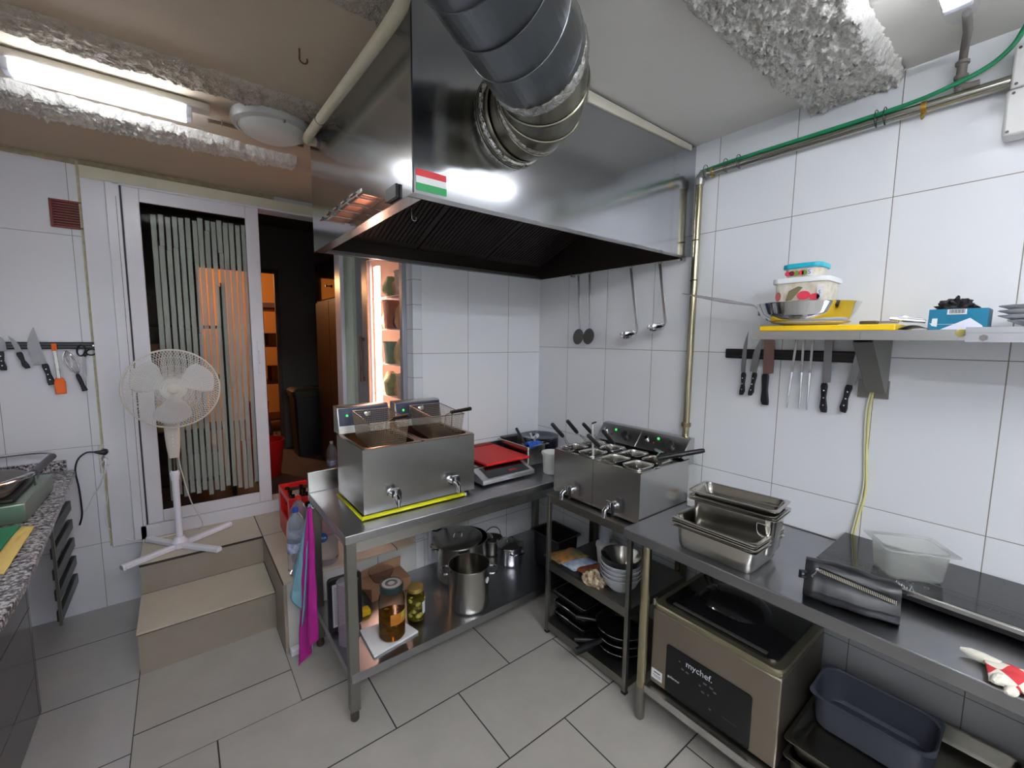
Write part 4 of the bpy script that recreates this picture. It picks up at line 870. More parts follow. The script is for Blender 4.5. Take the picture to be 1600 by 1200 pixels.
# lower shelf of the table
def pot(cx, cy, z, r, h, lab, mt_=steel_pan, handles=None, lid=None, name='stock_pot'):
    t = thing(name, lab, 'pot', (cx,cy,z))
    obj('pot_body', M().lathe([(0,z),(r-.012,z),(r-.002,z+.008),(r,z+.02),(r,z+h-.008),(r+.003,z+h-.003),(r+.002,z+h),(r-.002,z+h),(r-.0025,z+.02),(r-.014,z+.006),(0,z+.005)], (cx,cy,0), 56), mt_, t)
    for a in (handles or []):
        c, s_ = cos(a), sin(a); n = Vector((c,s_,0)); tt = Vector((-s_,c,0)); p = Vector((cx,cy,z+h*.84))+n*r
        obj('handle', M().tube(smooth([p-tt*.042, p-tt*.040+n*.024, p-tt*.02+n*.038+Vector((0,0,.004)), p+tt*.02+n*.038+Vector((0,0,.004)), p+tt*.040+n*.024, p+tt*.042],4), .007, 10), chrome, t)
    return t
t = pot(-.83,-.255,SH,.155,.245,'large stock pot at the back, its flat lid pushed to the left', steel_pan, [pi*.9, -.1])
lidc = Vector((-.868,-.262,SH+.254)); obj('pot_lid', M().lathe([(0,.012),(.10,.010),(.14,.004),(.150,.0),(.152,-.006),(.146,-.004),(0,.006)], lidc, 48, ax=(-.05,-.02,1)), steel_pan, t)
obj('lid_knob', M().tube([lidc+Vector((-.03,0,.01)),lidc+Vector((-.025,0,.03)),lidc+Vector((.025,0,.03)),lidc+Vector((.03,0,.01))], .005, 8), chrome, t)
t = pot(-.955,-.53,SH,.112,.235,'tall brushed steel pot with loop handles at the front of the lower shelf', steel_pan, [radians(145), radians(-35)])
obj('sticker', M().lathe([(0,0),(.016,0),(.016,.0008),(0,.0008)], (-.955+.1125*cos(radians(-62)),-.53+.1125*sin(radians(-62)),SH+.165), 20, ax=(cos(radians(-62)),sin(radians(-62)),0)), paper, t)
t = pot(-.50,-.31,SH,.085,.12,'small polished lidded pot at the right end of the lower shelf', chrome, [radians(-100), radians(80)], name='saucepan')
obj('pot_lid', M().lathe([(0,SH+.145),(.04,SH+.140),(.08,SH+.128),(.088,SH+.122),(.088,SH+.119),(0,SH+.121)], (-.50,-.31,0), 40), steel_pan, t)
obj('lid_handle', M().tube(arc((-.50,-.31,SH+.142),.028,0,pi,12,'xz'), .004, 8), chrome, t)
t = pot(-.52,-.13,SH,.075,.10,'small open pan behind the polished pot, with a dark wire bail', steel_dull, None, name='saucepan')
obj('bail', M().tube(arc((-.52,-.13,SH+.10),.074,0,pi,20,'xz'), .003, 6), blackpl, t)
t = thing('roasting_tin', 'deep black roasting tin at the dark right end of the lower shelf', 'tin', (-.285,-.51,SH))
m = M(); m.pan((-.285,-.51,.455), .26, .21, .22, rim=.014, rad=.02); obj('tin_body', m, blackmt, t); obj('tin_rim', M().tube([v+Vector((0,0,.001)) for v in rrect((-.285,-.51,.456), .104,.129,.012)], .003, 6, closed=True), steel_dull, t)
def jar(cx, cy, z, r, h, lab, liquid, lidm, fillz, pieces, pcol, lbl=None):
    t = thing('glass_jar', lab, 'jar', (cx,cy,z))
    obj('jar_glass', M().lathe([(0,z+.003),(r*.85,z),(r,z+.012),(r,z+h*.70),(r*.93,z+h*.78),(r*.80,z+h*.84),(r*.80,z+h*.93),(0,z+h*.93)], (cx,cy,0), 40), mat('jar_glass', (240,240,230), .03, trans=1., ior=1.1), t)
    obj('brine', M().lathe([(0,z+.006),(r*.88,z+.006),(r*.955,z+.016),(r*.955,z+h*fillz),(0,z+h*fillz)], (cx,cy,0), 32), liquid, t)
    obj('jar_lid', M().lathe([(r*.86,z+h*.885),(r*.90,z+h*.89),(r*.90,z+h*.985),(r*.84,z+h),(r*.6,z+h*.992),(0,z+h*.992)], (cx,cy,0), 40), lidm, t)
    if pieces:
        random.seed(int(h*1000))
        fl = M()
        for k in range(pieces):
            a = random.random()*2*pi; rr = r*.74*(.6+.4*random.random()); zz = z+.02+(h*fillz-.03)*random.random(); q = .012+.008*random.random()
            fl.lathe([(0,-q),(q*.8,-q*.5),(q,0),(q*.8,q*.6),(0,q)], (cx+rr*cos(a),cy+rr*sin(a),zz), 8, ax=(random.random()-.5,random.random()-.5,1))
        p = obj('pickles', fl, mat('pickle_%d' % pcol[0], pcol, .5, var=.3, vscale=40), t); p['kind'] = 'stuff'
    if lbl:
        a0 = radians(-118); m = M().grid(lambda u, v: Vector((cx+(r+.0008)*cos(a0+1.5*u), cy+(r+.0008)*sin(a0+1.5*u), z+h*(.33+.20*v))), 20, 4)
        l = obj('label', m, lbl, t); m2 = M().grid(lambda u, v: Vector((cx+(r+.0014)*cos(a0+.85+.5*u), cy+(r+.0014)*sin(a0+.85+.5*u), z+h*(.38+.15*v))), 10, 3); obj('emblem', m2, mat('emblem_green', (70,90,40), .5, var=.8, vscale=60, col2=(214,206,70)), l)
    return t
jt = jar(-1.40,-.535,SH+.0125,.062,.272,'big pickle jar with a dark teal lid standing on white paper',mat('amber_brine',(150,92,14),.05,trans=.75,ior=1.3),mat('teal_lid',(26,48,52),.3),.46,16,(130,100,40),mat('orange_label',(196,120,30),.5,var=.4,vscale=25))
obj('lid_ring', M().lathe([(.030,0),(.044,0),(.044,.0008),(.030,.0008),(.030,0)], (-1.40,-.535,SH+.0125+.2705), 36), mat('lid_print', (130,150,156), .4), jt)
obj('lid_mark', M().lathe([(0,0),(.016,0),(.016,.0008),(0,.0008)], (-1.40,-.535,SH+.0125+.2705), 30), mat('lid_print'), jt)
jt = jar(-1.245,-.47,SH+.0005,.046,.178,'small jar of yellow green pickles with a gold lid',mat('green_brine',(150,140,40),.05,trans=.7,ior=1.3),mat('gold_lid',(170,150,80),.3,metal=.8),.74,46,(164,152,66))
obj('label', M().grid(lambda u, v: Vector((-1.245+.0468*cos(radians(-70)+.9*u), -.47+.0468*sin(radians(-70)+.9*u), SH+.04+.065*v)), 12, 3), paper, jt)
solo('paper_sheet', M().ext([(-1.515,-.40,SH+.0005),(-1.52,-.615,SH+.0005),(-1.285,-.58,SH+.0005),(-1.325,-.42,SH+.0005)], (0,0,.011)), paper, 'white folded paper under the big pickle jar', 'paper', bev=.001)
t = thing('measuring_jug', 'tall clear plastic cylinder behind the front left table leg', 'jug', (-1.575,-.43,SH))
obj('jug_body', M().lathe([(0,SH+.001),(.047,SH+.001),(.047,SH+.30),(.050,SH+.305),(.047,SH+.305),(.044,SH+.30),(.044,SH+.006),(0,SH+.006)], (-1.575,-.43,0), 36), mat('pinkish_clear_plastic', (235,225,235), .1, trans=.85, ior=1.12), t)
t = thing('framed_sheet', 'black framed sheet of print leaning behind the towels on the lower shelf', 'sign', (-1.57,-.33,SH))
m = M().loft([[Vector((-1.56+p.x, -.34+.03*0+q, SH+.145+p.y)) for p in rrect((0,0,0), .082,.14,.02)] for q in (0,.022)]); obj('black_frame', m, blackpl, t, bev=.003)
fs = obj('printed_sheet', M().box(-1.622,-1.50,-.3425,-.3405,SH+.035,SH+.255), mat('grey_sheet', (176,178,180), .7), t)
m = M()
for k in range(24): m.box(-1.614,-1.508-.02*((k*7) % 3)*.3,-.3432,-.3428,SH+.048+k*.0082,SH+.0505+k*.0082)
obj('print_lines', m, mat('print_grey', (96,96,98), .7), fs)
t = thing('cardboard_box', 'flattened open cardboard box at the back of the lower shelf', 'box', (-1.27,-.13,SH))
obj('box_body', M().box(-1.38,-1.15,-.20,-.05,SH+.0005,SH+.075), card, t, bev=.002)
obj('flap', M().ext([(-1.38,-.055,SH+.076),(-1.15,-.055,SH+.076),(-1.14,-.035,SH+.125),(-1.27,-.035,SH+.12),(-1.39,-.035,SH+.105)], (0,.003,0)), card, t)
obj('flap', M().ext([(-1.38,-.20,SH+.076),(-1.38,-.06,SH+.076),(-1.44,-.07,SH+.10),(-1.44,-.19,SH+.095)], (0,0,.003)), card, t)
solo('plastic_bowl', M().lathe([(0,SH+.0765),(.045,SH+.0765),(.066,SH+.115),(.070,SH+.13),(.068,SH+.13),(.063,SH+.115),(.043,SH+.0785),(0,SH+.0785)], (-1.30,-.13,0), 36), clear, 'clear plastic bowl sitting in the cardboard box', 'bowl')
solo('sponge', M().box(-1.465,-1.42,-.30,-.25,SH+.0005,SH+.03), mat('yellow_sponge', (222,180,30), .9), 'small yellow sponge beside the clear plastic cylinder', 'sponge', bev=.004)
t = thing('pvc_pipes', 'white pipes with a black cable on the wall beneath the worktable', 'pipe', (-.9,-.01,.25))
for x in (-.93,-.86): obj('pipe', M().cyl((x,-.018,.26),(x,-.018,.75),.014,n=14), white_pl, t)
obj('cable', M().tube(smooth([(-.97,-.02,.72),(-.965,-.03,.55),(-.93,-.045,.47),(-.87,-.045,.46),(-.83,-.03,.52),(-.825,-.02,.72)],6), .005, 8), blackpl, t)
t = thing('cable_loops', 'black cables looping on the wall below the right half of the worktable', 'cable', (-.45,-.01,.5))
obj('cable', M().tube(smooth([(-.62,-.01,.82),(-.60,-.012,.66),(-.52,-.014,.60),(-.45,-.014,.64),(-.43,-.012,.80)],6), .004, 8), blackpl, t)
obj('cable', M().tube(smooth([(-.40,-.01,.82),(-.38,-.012,.70),(-.30,-.014,.62),(-.2,-.014,.60),(-.05,-.014,.66)],6), .004, 8), blackpl, t)
# towels on the left side of the table
def towel(lab, mt_, top, bot, w0, w1, seed, slant=0., flip=0.):
    t0, b0 = Vector(top), Vector(bot); side = Vector((.25,-.97,0)).normalized(); out = Vector((-1,0,0))
    def fn(u, v):
        w = w0+(w1-w0)*min(1, v**.75*1.05); s_ = (u-.5)*w; ph = seed+u*9
        f = (.010+.008*v)*sin(ph)*(.5+.5*v)+.004*noise.noise((u*6,v*8,seed)); e = slant*(u-.5)*max(0,v-.55)
        return t0.lerp(b0, v)+side*s_+out*(f+.012)+Vector((0,0,e))
    return solo('towel', M().grid(fn, 28, 60), mt_, lab, 'cloth', 'towels hanging from the table side', solid=.004)
towel('magenta towel hanging in front on the left side of the table', mat('magenta_cloth', (186,40,150), .95, bump=.4, bscale=300, var=.15, vscale=9), (-1.672,-.235,.862), (-1.70,-.215,.10), .022, .15, 1.2, slant=.45)
towel('pale blue towel hanging behind the magenta one', mat('pale_blue_cloth', (128,172,190), .95, bump=.4, bscale=300, var=.1), (-1.664,-.20,.866), (-1.735,-.145,.36), .02, .13, 3.9, slant=-.5)
solo('towel_hook', M().tube([(-1.649,-.22,.85),(-1.665,-.22,.85),(-1.672,-.22,.858),(-1.674,-.22,.87)], .003, 6), chrome, 'small hook on the table side that carries the towels', 'hook')
# ------------------------------------------------------------------ three tier shelf unit between the tables
qx0, qx1, qy0, qy1 = -.556, -.05, -1.285, -.715
cart = t = thing('shelf_unit', 'narrow three tier steel shelf unit in the corner carrying the twin boilers', 'shelving', (-.3,-1.0,0))
for (x, y) in ((qx0,qy1-.022),(qx0,qy0),(qx1-.022,qy1-.022),(qx1-.022,qy0)):
    lg = obj('leg', M().box(x,x+.022,y,y+.022,.012,.826), steel_dull, t, bev=.002); obj('foot', M().box(x-.001,x+.023,y-.001,y+.023,.001,.012), blackpl, lg)
for z in (.826,.43,.07):
    m = M().box(qx0+.023 if z < .8 else qx0-.003,qx1-.023 if z < .8 else qx1,qy0 if z < .8 else qy0-.003,qy1 if z < .8 else qy1+.003,z-.001,z+.002)
    m.box(qx0+.003,qx0+.006,qy0+.024,qy1-.024,z-.042,z-.0015).box(qx1-.006,qx1-.003,qy0+.024,qy1-.024,z-.042,z-.0015).box(qx0+.024,qx1-.024,qy0+.003,qy0+.006,z-.042,z-.0015).box(qx0+.024,qx1-.024,qy1-.006,qy1-.003,z-.042,z-.0015)
    if z < .8: m.box(qx0+.003,qx0+.0229,qy0+.023,qy1-.023,z-.001,z+.002).box(qx1-.0229,qx1-.003,qy0+.023,qy1-.023,z-.001,z+.002)
    obj('shelf', m, steel_dull, t)
# twin boilers
def boiler(y0, y1, lab, taps):
    bx0, bx1 = -.512, -.10; z0, z1 = .8415, 1.082
    t = thing('pasta_boiler', lab, 'boiler', (-.3,(y0+y1)/2,.829), 'twin boilers side by side')
    obj('boiler_body', M().box(bx0,bx0+.002,y0,y1,z0,z1).box(bx0+.002,bx1,y0,y0+.002,z0,z1).box(bx0+.002,bx1,y1-.002,y1,z0,z1).box(bx1-.002,bx1,y0+.002,y1-.002,z0,z1).box(bx0+.002,bx1-.002,y0+.002,y1-.002,z0,z0+.002), steel, t)
    for x in (bx0+.03,bx1-.03):
        for y in (y0+.03,y1-.03): obj('foot', M().cyl((x,y,.8285),(x,y,z0),.010,n=12), blackpl, t)
    obj('boiler_tank', M().pan((bx0+.17,(y0+y1)/2,z1+.004), y1-y0-.001, .338, .16, rim=.02, rad=.04), steel_pan, t)
    h = obj('control_box', M().ext([(-.145,y0,z1+.0045),(-.17+.0,y0,1.10),(-.10,y0,1.185),(-.085,y0,1.19),(-.055,y0,1.19),(-.055,y0,z1-.03),(-.099,y0,z1-.03),(-.099,y0,z1+.0045)], (0,y1-y0-.001,0)), steel, t, bev=.002)
    n = Vector((-.085,0,.07)).normalized(); fc_ = lambda s_, q: Vector((-.17+.07*q, y0+(y1-y0)*s_, 1.10+.085*q))+n*.001
    yl = 1
    obj('knob', M().lathe([(.023,0),(.022,.016),(.017,.019),(0,.019)], fc_(.32,.5), 24, ax=n), blackpl, h)
    obj('power_lamp', M().lathe([(.007,0),(.006,.003),(0,.004)], fc_(.60,.72), 14, ax=n), mat('green_lamp'), h)
    obj('status_lamp', M().lathe([(.006,0),(.005,.003),(0,.004)], fc_(.66,.45), 14, ax=n), mat('red_lamp', (110,40,40), .4), h)
    obj('timer_knob', M().lathe([(.012,0),(.011,.010),(0,.011)], fc_(.84,.6), 18, ax=n), chrome, h)
    tap(t, (bx0-.0005,(y0+y1)/2,.888), (-1,0,0), 1.15)
    return t
boiler(-1.005,-.722,'left steel boiler holding four basket handles, against the fryer table','')
boiler(-1.291,-1.008,'right steel boiler with a long flat black handle pointing to the wall','')
def insert(cx, cy, lab, hand=None, flat=None, grp='baskets in the boilers'):
    t = thing('boiler_basket', lab, 'boiler basket', (cx,cy,1.0), grp)
    lo = []
    for (k, dz) in ((1.,0),(1.,-.002),(.93,-.006),(.9,-.09),(.6,-.095)):
        lo.append([Vector((p.x*k+cx, p.y*k+cy, 1.0955+dz)) for p in rrect((0,0,0), .070,.056,.034)])
    inn = [[Vector((p.x*k+cx, p.y*k+cy, 1.0955+dz)) for p in rrect((0,0,0), .070,.056,.034)] for (k, dz) in ((.88,-.088),(.905,-.008),(.94,.0015))]
    obj('basket_cup', M().loft(lo[::-1]+[lo[0]]+inn[::-1][0:1]+inn[::-1][1:]), steel_pan, t)
    obj('basket_rim', M().tube([Vector((p.x+cx, p.y+cy, 1.0965)) for p in rrect((0,0,0), .070,.056,.034)], .0022, 6, closed=True), chrome, t)
    if hand:
        e, tip = Vector(hand[0]), Vector(hand[1]); r = Vector((cx+.02, cy, 1.0985)); d = (tip-e).normalized(); s_ = Vector((0,.012,0))
        h = obj('handle_wires', M().tube([Vector((cx-.035,cy+.012,1.099)), e+s_*.5, e+d*.02+s_*.4], .002, 6).tube([Vector((cx-.035,cy-.012,1.099)), e-s_*.5, e+d*.02-s_*.4], .002, 6).tube([Vector((cx-.035,cy+.012,1.099)),Vector((cx-.05,cy+.02,1.0985)),Vector((cx-.05,cy-.02,1.0985)),Vector((cx-.035,cy-.012,1.099))],.002,6), chrome, t)
        obj('grip', M().tube([e, e+d*.012, tip-d*.006, tip], [.009,.0115,.0105,.008], 12), blackpl, h)
    return t
insert(-.43,-.795,'front left basket of the left boiler, its handle leaning out furthest left',((-.518,-.794,1.165),(-.588,-.775,1.241)))
insert(-.275,-.795,'rear left basket of the left boiler with a handle raised behind the first',((-.411,-.797,1.173),(-.481,-.784,1.248)))
insert(-.275,-.932,'rear right basket of the left boiler, handle beside the upright probe',((-.343,-.845,1.17),(-.413,-.84,1.232)))
insert(-.43,-.932,'front right basket of the left boiler, its handle crossing in front of the probe',((-.468,-1.005,1.146),(-.535,-.985,1.212)))
insert(-.43,-1.080,'front left basket of the right boiler, empty and without a raised handle')
insert(-.275,-1.080,'rear left basket of the right boiler, with its handle raised towards the left',((-.341,-.995,1.141),(-.411,-.978,1.217)))
insert(-.43,-1.218,'front right basket of the right boiler, nearest the gastronorm pans')
insert(-.275,-1.218,'rear right basket of the right boiler, beneath the long flat black handle')
t = thing('probe', 'slim white upright probe with a dark tip standing in the left boiler', 'probe', (-.475,-.98,1.03))
obj('probe_rod', M().cyl((-.478,-.983,1.0),(-.484,-.968,1.258),.0055,n=12), mat('pale_rod', (196,196,192), .35, metal=.4), t)
obj('probe_tip', M().tube([(-.484,-.968,1.258),(-.484,-.968,1.263),(-.462,-.975,1.268)], [.004,.005,.004], 8), blackpl, t)
t = thing('clip_handle', 'long flat black clip handle laid across the right boiler towards the wall', 'handle', (-.25,-1.3,1.11))
obj('grip', M().tube([(-.335,-1.255,1.118),(-.325,-1.265,1.122),(-.19,-1.40,1.165),(-.18,-1.41,1.168)], [.010,.014,.012,.009], 12), blackpl, t)
obj('clip_plate', M().ext([(-.19,-1.13,1.118),(-.235,-1.20,1.118),(-.205,-1.215,1.118),(-.165,-1.14,1.118)], (0,0,.002)).tube([(-.22,-1.20,1.118),(-.27,-1.215,1.112),(-.335,-1.255,1.118)], .004, 8).tube([(-.215,-1.195,1.117),(-.235,-1.19,1.10)], .004, 8), chrome, t)

# middle tier
for i, (x0, y0, dx, dy, col, c2, lab) in enumerate([(-.53,-.80,.2,.13,(30,84,62),(190,120,60),'green and orange sachet on top of the packets, middle tier of the shelf unit'),(-.52,-.90,.17,.10,(96,130,180),(210,214,220),'pale blue packet in front of the green sachet on the middle tier'),(-.50,-.965,.15,.08,(150,78,46),(90,44,30),'brown packet next to the crumpled cloth on the middle tier')]):
    m = M().grid(lambda u, v: Vector((x0+dx*u, y0+dy*v-.04*u, .440+i*.0+.014*sin(pi*u)**.5*sin(pi*v)**.5+.004*noise.noise((u*5,v*5,i)))), 14, 10)
    solo('food_packet', m, mat('sachet_%d' % i, col, .35, var=1., vscale=22, col2=c2), lab, 'packet', 'packets on the middle tier', solid=.006)
proto = None
for k in range(4):
    z = .4325+k*.022
    if proto is None:
        proto = solo('mixing_bowl', M().lathe([(0,z),(.05,z),(.08,z+.03),(.10,z+.075),(.104,z+.082),(.101,z+.083),(.096,z+.075),(.076,z+.034),(.048,z+.004),(0,z+.004)], (-.43,-1.14,0), 44), mat('pale_grey_plastic', (188,190,194), .35), 'lowest pale grey plastic bowl of the stack, standing on the tier', 'bowl', 'stacked bowls on the middle tier'); z0_ = proto.location.z
    else: c = proto.copy(); COL.objects.link(c); c.location.z = z0_+k*.022; c['label'] = '%s pale grey plastic bowl in the stack under the steel bowl' % ['second lowest','second highest','highest'][k-1]
z = .4325+.094; solo('mixing_bowl', M().lathe([(0,z),(.045,z),(.078,z+.03),(.097,z+.08),(.102,z+.085),(.099,z+.086),(.094,z+.08),(.074,z+.034),(.043,z+.003),(0,z+.003)], (-.43,-1.14,0), 44), steel_pan, 'shiny steel bowl nested on top of the pale grey plastic bowls', 'bowl', 'stacked bowls on the middle tier')
def crumple(cx, cy, z, rx, ry, h, seed, amp=.25):
    def fn(u, v):
        a = 2*pi*u; p = v*pi/2
        n = 1+amp*noise.noise((cos(a)*2.2, sin(a)*2.2, seed+v*3))+amp*.5*noise.noise((cos(a)*5, sin(a)*5, seed+v*7))
        return Vector((cx+rx*cos(a)*cos(p)*n, cy+ry*sin(a)*cos(p)*n, z+h*sin(p)*(n if v > .2 else 1)))
    return M().grid(fn, 36, 14)
solo('crumpled_cloth', crumple(-.505,-1.03,.4325,.045,.06,.055,4.,.5), mat('cream_brown_cloth', (222,208,176), .9, var=1., vscale=26, col2=(110,76,56)), 'crumpled cream and brown cloth beside the grey bowls', 'cloth', solid=.002)
t = thing('squeeze_bottle', 'translucent grey squeeze bottle standing behind the bowls on the middle tier', 'bottle', (-.30,-.90,.4325))
obj('bottle_body', M().lathe([(0,.562),(.033,.562),(.034,.57),(.034,.65),(.024,.672),(0,.672)], (-.30,-.93,0), 28), mat('grey_translucent', (150,156,162), .35), t); obj('nozzle', M().lathe([(.02,.672),(.02,.68),(.007,.69),(.004,.725),(0,.725)], (-.30,-.93,0), 20), mat('pale_grey_plastic'), t)
solo('food_tub', M().lathe([(0,.4325),(.05,.4325),(.062,.54),(.066,.543),(.066,.556),(.06,.561),(0,.561)], (-.31,-.955,0), 36), milky, 'milky round tub with a lid under the squeeze bottle', 'tub')
solo('oven_tray', M().pan((-.26,-.45,.60), .30, .42, .05, rad=.02), blackmt, 'black oven tray behind the shelf unit, seen between the two tables', 'tray') if False else None
# bottom tier: frying pans
def frypan(cx, cy, z, r, ang, lab, body=blackmt, hl=.20, hup=.05, grp='pans stored on the bottom tier', lip=True, h=.045, fat=1.):
    t = thing('frying_pan', lab, 'frying pan', (cx,cy,z), grp)
    obj('pan_body', M().lathe([(0,z),(r*.78,z),(r*.84,z+.004),(r,z+h-.002),(r+.002,z+h),(r-.002,z+h),(r*.82,z+.007),(0,z+.004)], (cx,cy,0), 48), body, t)
    if lip: obj('rim', M().tube([Vector((cx+(r)*cos(2*pi*q/48), cy+r*sin(2*pi*q/48), z+h)) for q in range(48)], .0025, 6, closed=True), chrome, t)
    d = Vector((cos(ang), sin(ang), 0)); p = Vector((cx,cy,z+h*.8))+d*(r*.98)
    obj('handle', M().tube([p-d*.002, p+d*.03+Vector((0,0,hup*.2)), p+d*hl*.5+Vector((0,0,hup*.6)), p+d*hl+Vector((0,0,hup))], [.009*fat,.009*fat,.014*fat,.012*fat], 12), blackpl, t)
    return t
frypan(-.385,-1.125,.0725,.128,radians(140),'lowest black frying pan on the bottom tier',hup=.0,hl=.12)
frypan(-.385,-1.125,.119,.130,radians(168),'frying pan whose thick black handle sticks out to the front of the bottom tier',hup=-.012,hl=.16,fat=1.5)
frypan(-.385,-1.125,.166,.134,radians(128),'topmost wide frying pan with a bright rim on the bottom tier',hl=.11,hup=.0)
for k in range(3):
    z = .128+k*.0605
    t = thing('roasting_tray', ['lowest black roasting tray on the bottom tier','middle black roasting tray on the bottom tier','top black roasting tray with a bright double rim on the bottom tier'][k], 'tray', (-.33,-.86,z-.05), 'roasting trays on the bottom tier')
    obj('tray_body', M().pan((-.335,-.862,z), .235, .36, .054, rim=.012, rad=.02), blackmt, t)
    obj('tray_rim', M().tube([v for v in rrect((-.335,-.862,z+.003), .178,.1155,.012)], .0032, 6, closed=True), chrome, t)

# ------------------------------------------------------------------ right worktable
T2 = .862
t = thing('long_worktable', 'long worn steel worktable along the right wall with round legs', 'table', (-.32,-2.4,0))
obj('tabletop', M().box(-.63,-.012,-4.0,-1.295,T2-.045,T2), mat('worn_table_steel', (166,167,170), .28, metal=1., var=.12, vscale=2.5), t, bev=.004)
obj('upstand', M().box(-.085,-.012,-1.305,-1.2955,T2+.0005,T2+.03).box(-.012,-.004,-4.0,-1.295,T2-.04,T2+.004), steel, t)
for (x, y) in ((-.60,-1.40),(-.06,-1.40),(-.60,-3.9),(-.06,-3.9)):
    lg = obj('leg', M().cyl((x,y,.16),(x,y,T2-.0455),.021,n=24), brass, t); obj('foot', M().lathe([(0,.001),(.014,.001),(.020,.012),(.0215,.16),(0,.16)], (x,y,0), 24), steel_dull, lg)
obj('lower_shelf', M().box(-.61,-.03,-3.95,-1.425,.178,.182).box(-.612,-.609,-3.95,-1.425,.148,.1815), steel, t)
SH2 = .1825
# vacuum machine
t = thing('vacuum_machine', 'steel countertop vacuum machine with a dark lid and black control panel under the worktable', 'machine', (-.36,-1.67,SH2))
mx0, mx1, my0, my1 = -.58, -.15, -1.935, -1.43
for x in (mx0+.04,mx1-.04):
    for y in (my0+.04,my1-.04): obj('foot', M().cyl((x,y,SH2+.0005),(x,y,SH2+.012),.012,n=12), blackpl, t)
obj('machine_body', M().box(mx0,mx1,my0,my1,SH2+.012,.535), steel_mach, t, bev=.006)
obj('chamber_frame', M().loft([rrect((-.365,-1.6825,.536), .215,.252,.03,0), rrect((-.365,-1.6825,.536), .219,.256,.03,.008), rrect((-.365,-1.6825,.536), .219,.256,.03,.022), rrect((-.365,-1.6825,.536), .214,.251,.03,.027), rrect((-.365,-1.6825,.536),.19,.227,.025,.027)]), mat('olive_steel_frame', (150,146,120), .3, metal=.9), t)
obj('chamber_lid', M().loft([rrect((-.365,-1.6825,.5635), .188,.224,.03,0), rrect((-.365,-1.6825,.5635), .188,.224,.03,.008), rrect((-.355,-1.6825,.5635), .150,.185,.06,.010), rrect((-.335,-1.66,.5635), .115,.135,.10,.016), rrect((-.335,-1.66,.5635), .100,.118,.09,.036), rrect((-.335,-1.66,.5635), .075,.09,.07,.048), rrect((-.335,-1.66,.5635), .03,.04,.025,.054)]), mat('smoked_lid', (16,16,18), .1, spec=.8, coat=.5), t)
obj('lid_bar', M().box(-.545,-.528,-1.87,-1.50,.5725,.578), mat('grey_lid_bar', (60,58,54), .4), t, bev=.002)
obj('lid_hinge', M().box(-.575,-.555,-1.436,-1.424,.545,.575), chrome, t, bev=.002)
cp = obj('control_panel', M().loft([[Vector((mx0-.0002-q, -1.676+p.x, .307+p.y)) for p in rrect((0,0,0), .172,.108,.012)] for q in (0,.003)]), mat('panel_black', (12,13,16), .25), t)
lt = mat('panel_lettering', (196,200,206), .5)
def ptext(s_, size, y, z): return add_text(M(), s_, size, Vector((mx0-.0036, y, z)), (0,-1,0), (0,0,1), .0003)
obj('brand_text', ptext('mychef.', .036, -1.592, .367), lt, cp)
obj('model_text', ptext('goSensor', .0145, -1.515, .272), lt, cp)
m = M()
for (y, z, a) in ((-1.565,.371,.003),(-1.58,.345,.006),(-1.60,.343,.007),(-1.655,.325,.004),(-1.668,.305,.006),(-1.69,.308,.003),(-1.675,.345,.007),(-1.70,.345,.007),(-1.715,.335,.006),(-1.70,.255,.004)):
    m.box(mx0-.0036,mx0-.0033,y-a,y+a,z-.0035,z+.0035)
for k in range(7): m.box(mx0-.0036,mx0-.0033,-1.80+k*.008,-1.796+k*.008,.259,.261)
obj('panel_icons', m, mat('dim_icons', (84,88,96), .5), cp)
sk = obj('white_sticker', M().box(mx0-.001,mx0-.0002,-1.488,-1.436,.218,.262), paper, t)
obj('sticker_print', M().box(mx0-.0014,mx0-.0011,-1.478,-1.448,.247,.252).box(mx0-.0014,mx0-.0011,-1.482,-1.444,.236,.238).box(mx0-.0014,mx0-.0011,-1.482,-1.450,.229,.231), mat('print_dark', (60,62,70), .6), sk)
# trays below, right
sp = mat('dark_pan_steel', (150,146,134), .28, metal=1., var=.3, vscale=6)
t = thing('oven_tray', 'big deep steel tray on the lower shelf holding the grey-blue tub', 'tray', (-.33,-2.2,SH2))
obj('tray_body', M().pan((-.325,-2.22,.348), .53, .53, .06, rim=.016, rad=.03), sp, t)
t = thing('oven_tray', 'lower steel tray with a bright rim beneath the big one', 'tray', (-.35,-2.2,SH2))
obj('tray_body', M().pan((-.325,-2.22,.285), .53, .53, .10, rim=.014, rad=.03), sp, t)
tb = M(); tb.T = Matrix.Translation((-.30,-2.13,.430)) @ Matrix.Rotation(radians(-4),4,'Y')
tb.pan((0,0,0), .335, .20, .128, rim=.006, rad=.06, t=.003)
solo('plastic_tub', tb, mat('slate_plastic', (76,80,92), .4), 'grey-blue plastic tub standing inside the big steel tray', 'tub')
for k, (y, h) in enumerate(((-2.535,.46),(-2.60,.50),(-2.67,.44))):
    t = thing('baking_sheet', ['steel sheet standing on edge right of the big tray','tallest steel sheet standing on edge under the worktable','steel sheet standing on edge furthest right under the worktable'][k], 'baking sheet', (-.35,y,SH2), 'sheets standing on edge under the worktable')
    obj('sheet', M().ext([(-.58,y,SH2+.001),(-.12,y,SH2+.001),(-.12,y-.03,SH2+h),(-.58,y-.03,SH2+h)], (0,.002,0)), sp, t)
    obj('sheet_rim', M().tube([(-.58,y+.001,SH2+.005),(-.58,y-.028,SH2+h),(-.12,y-.028,SH2+h)], .004, 6), chrome, t)

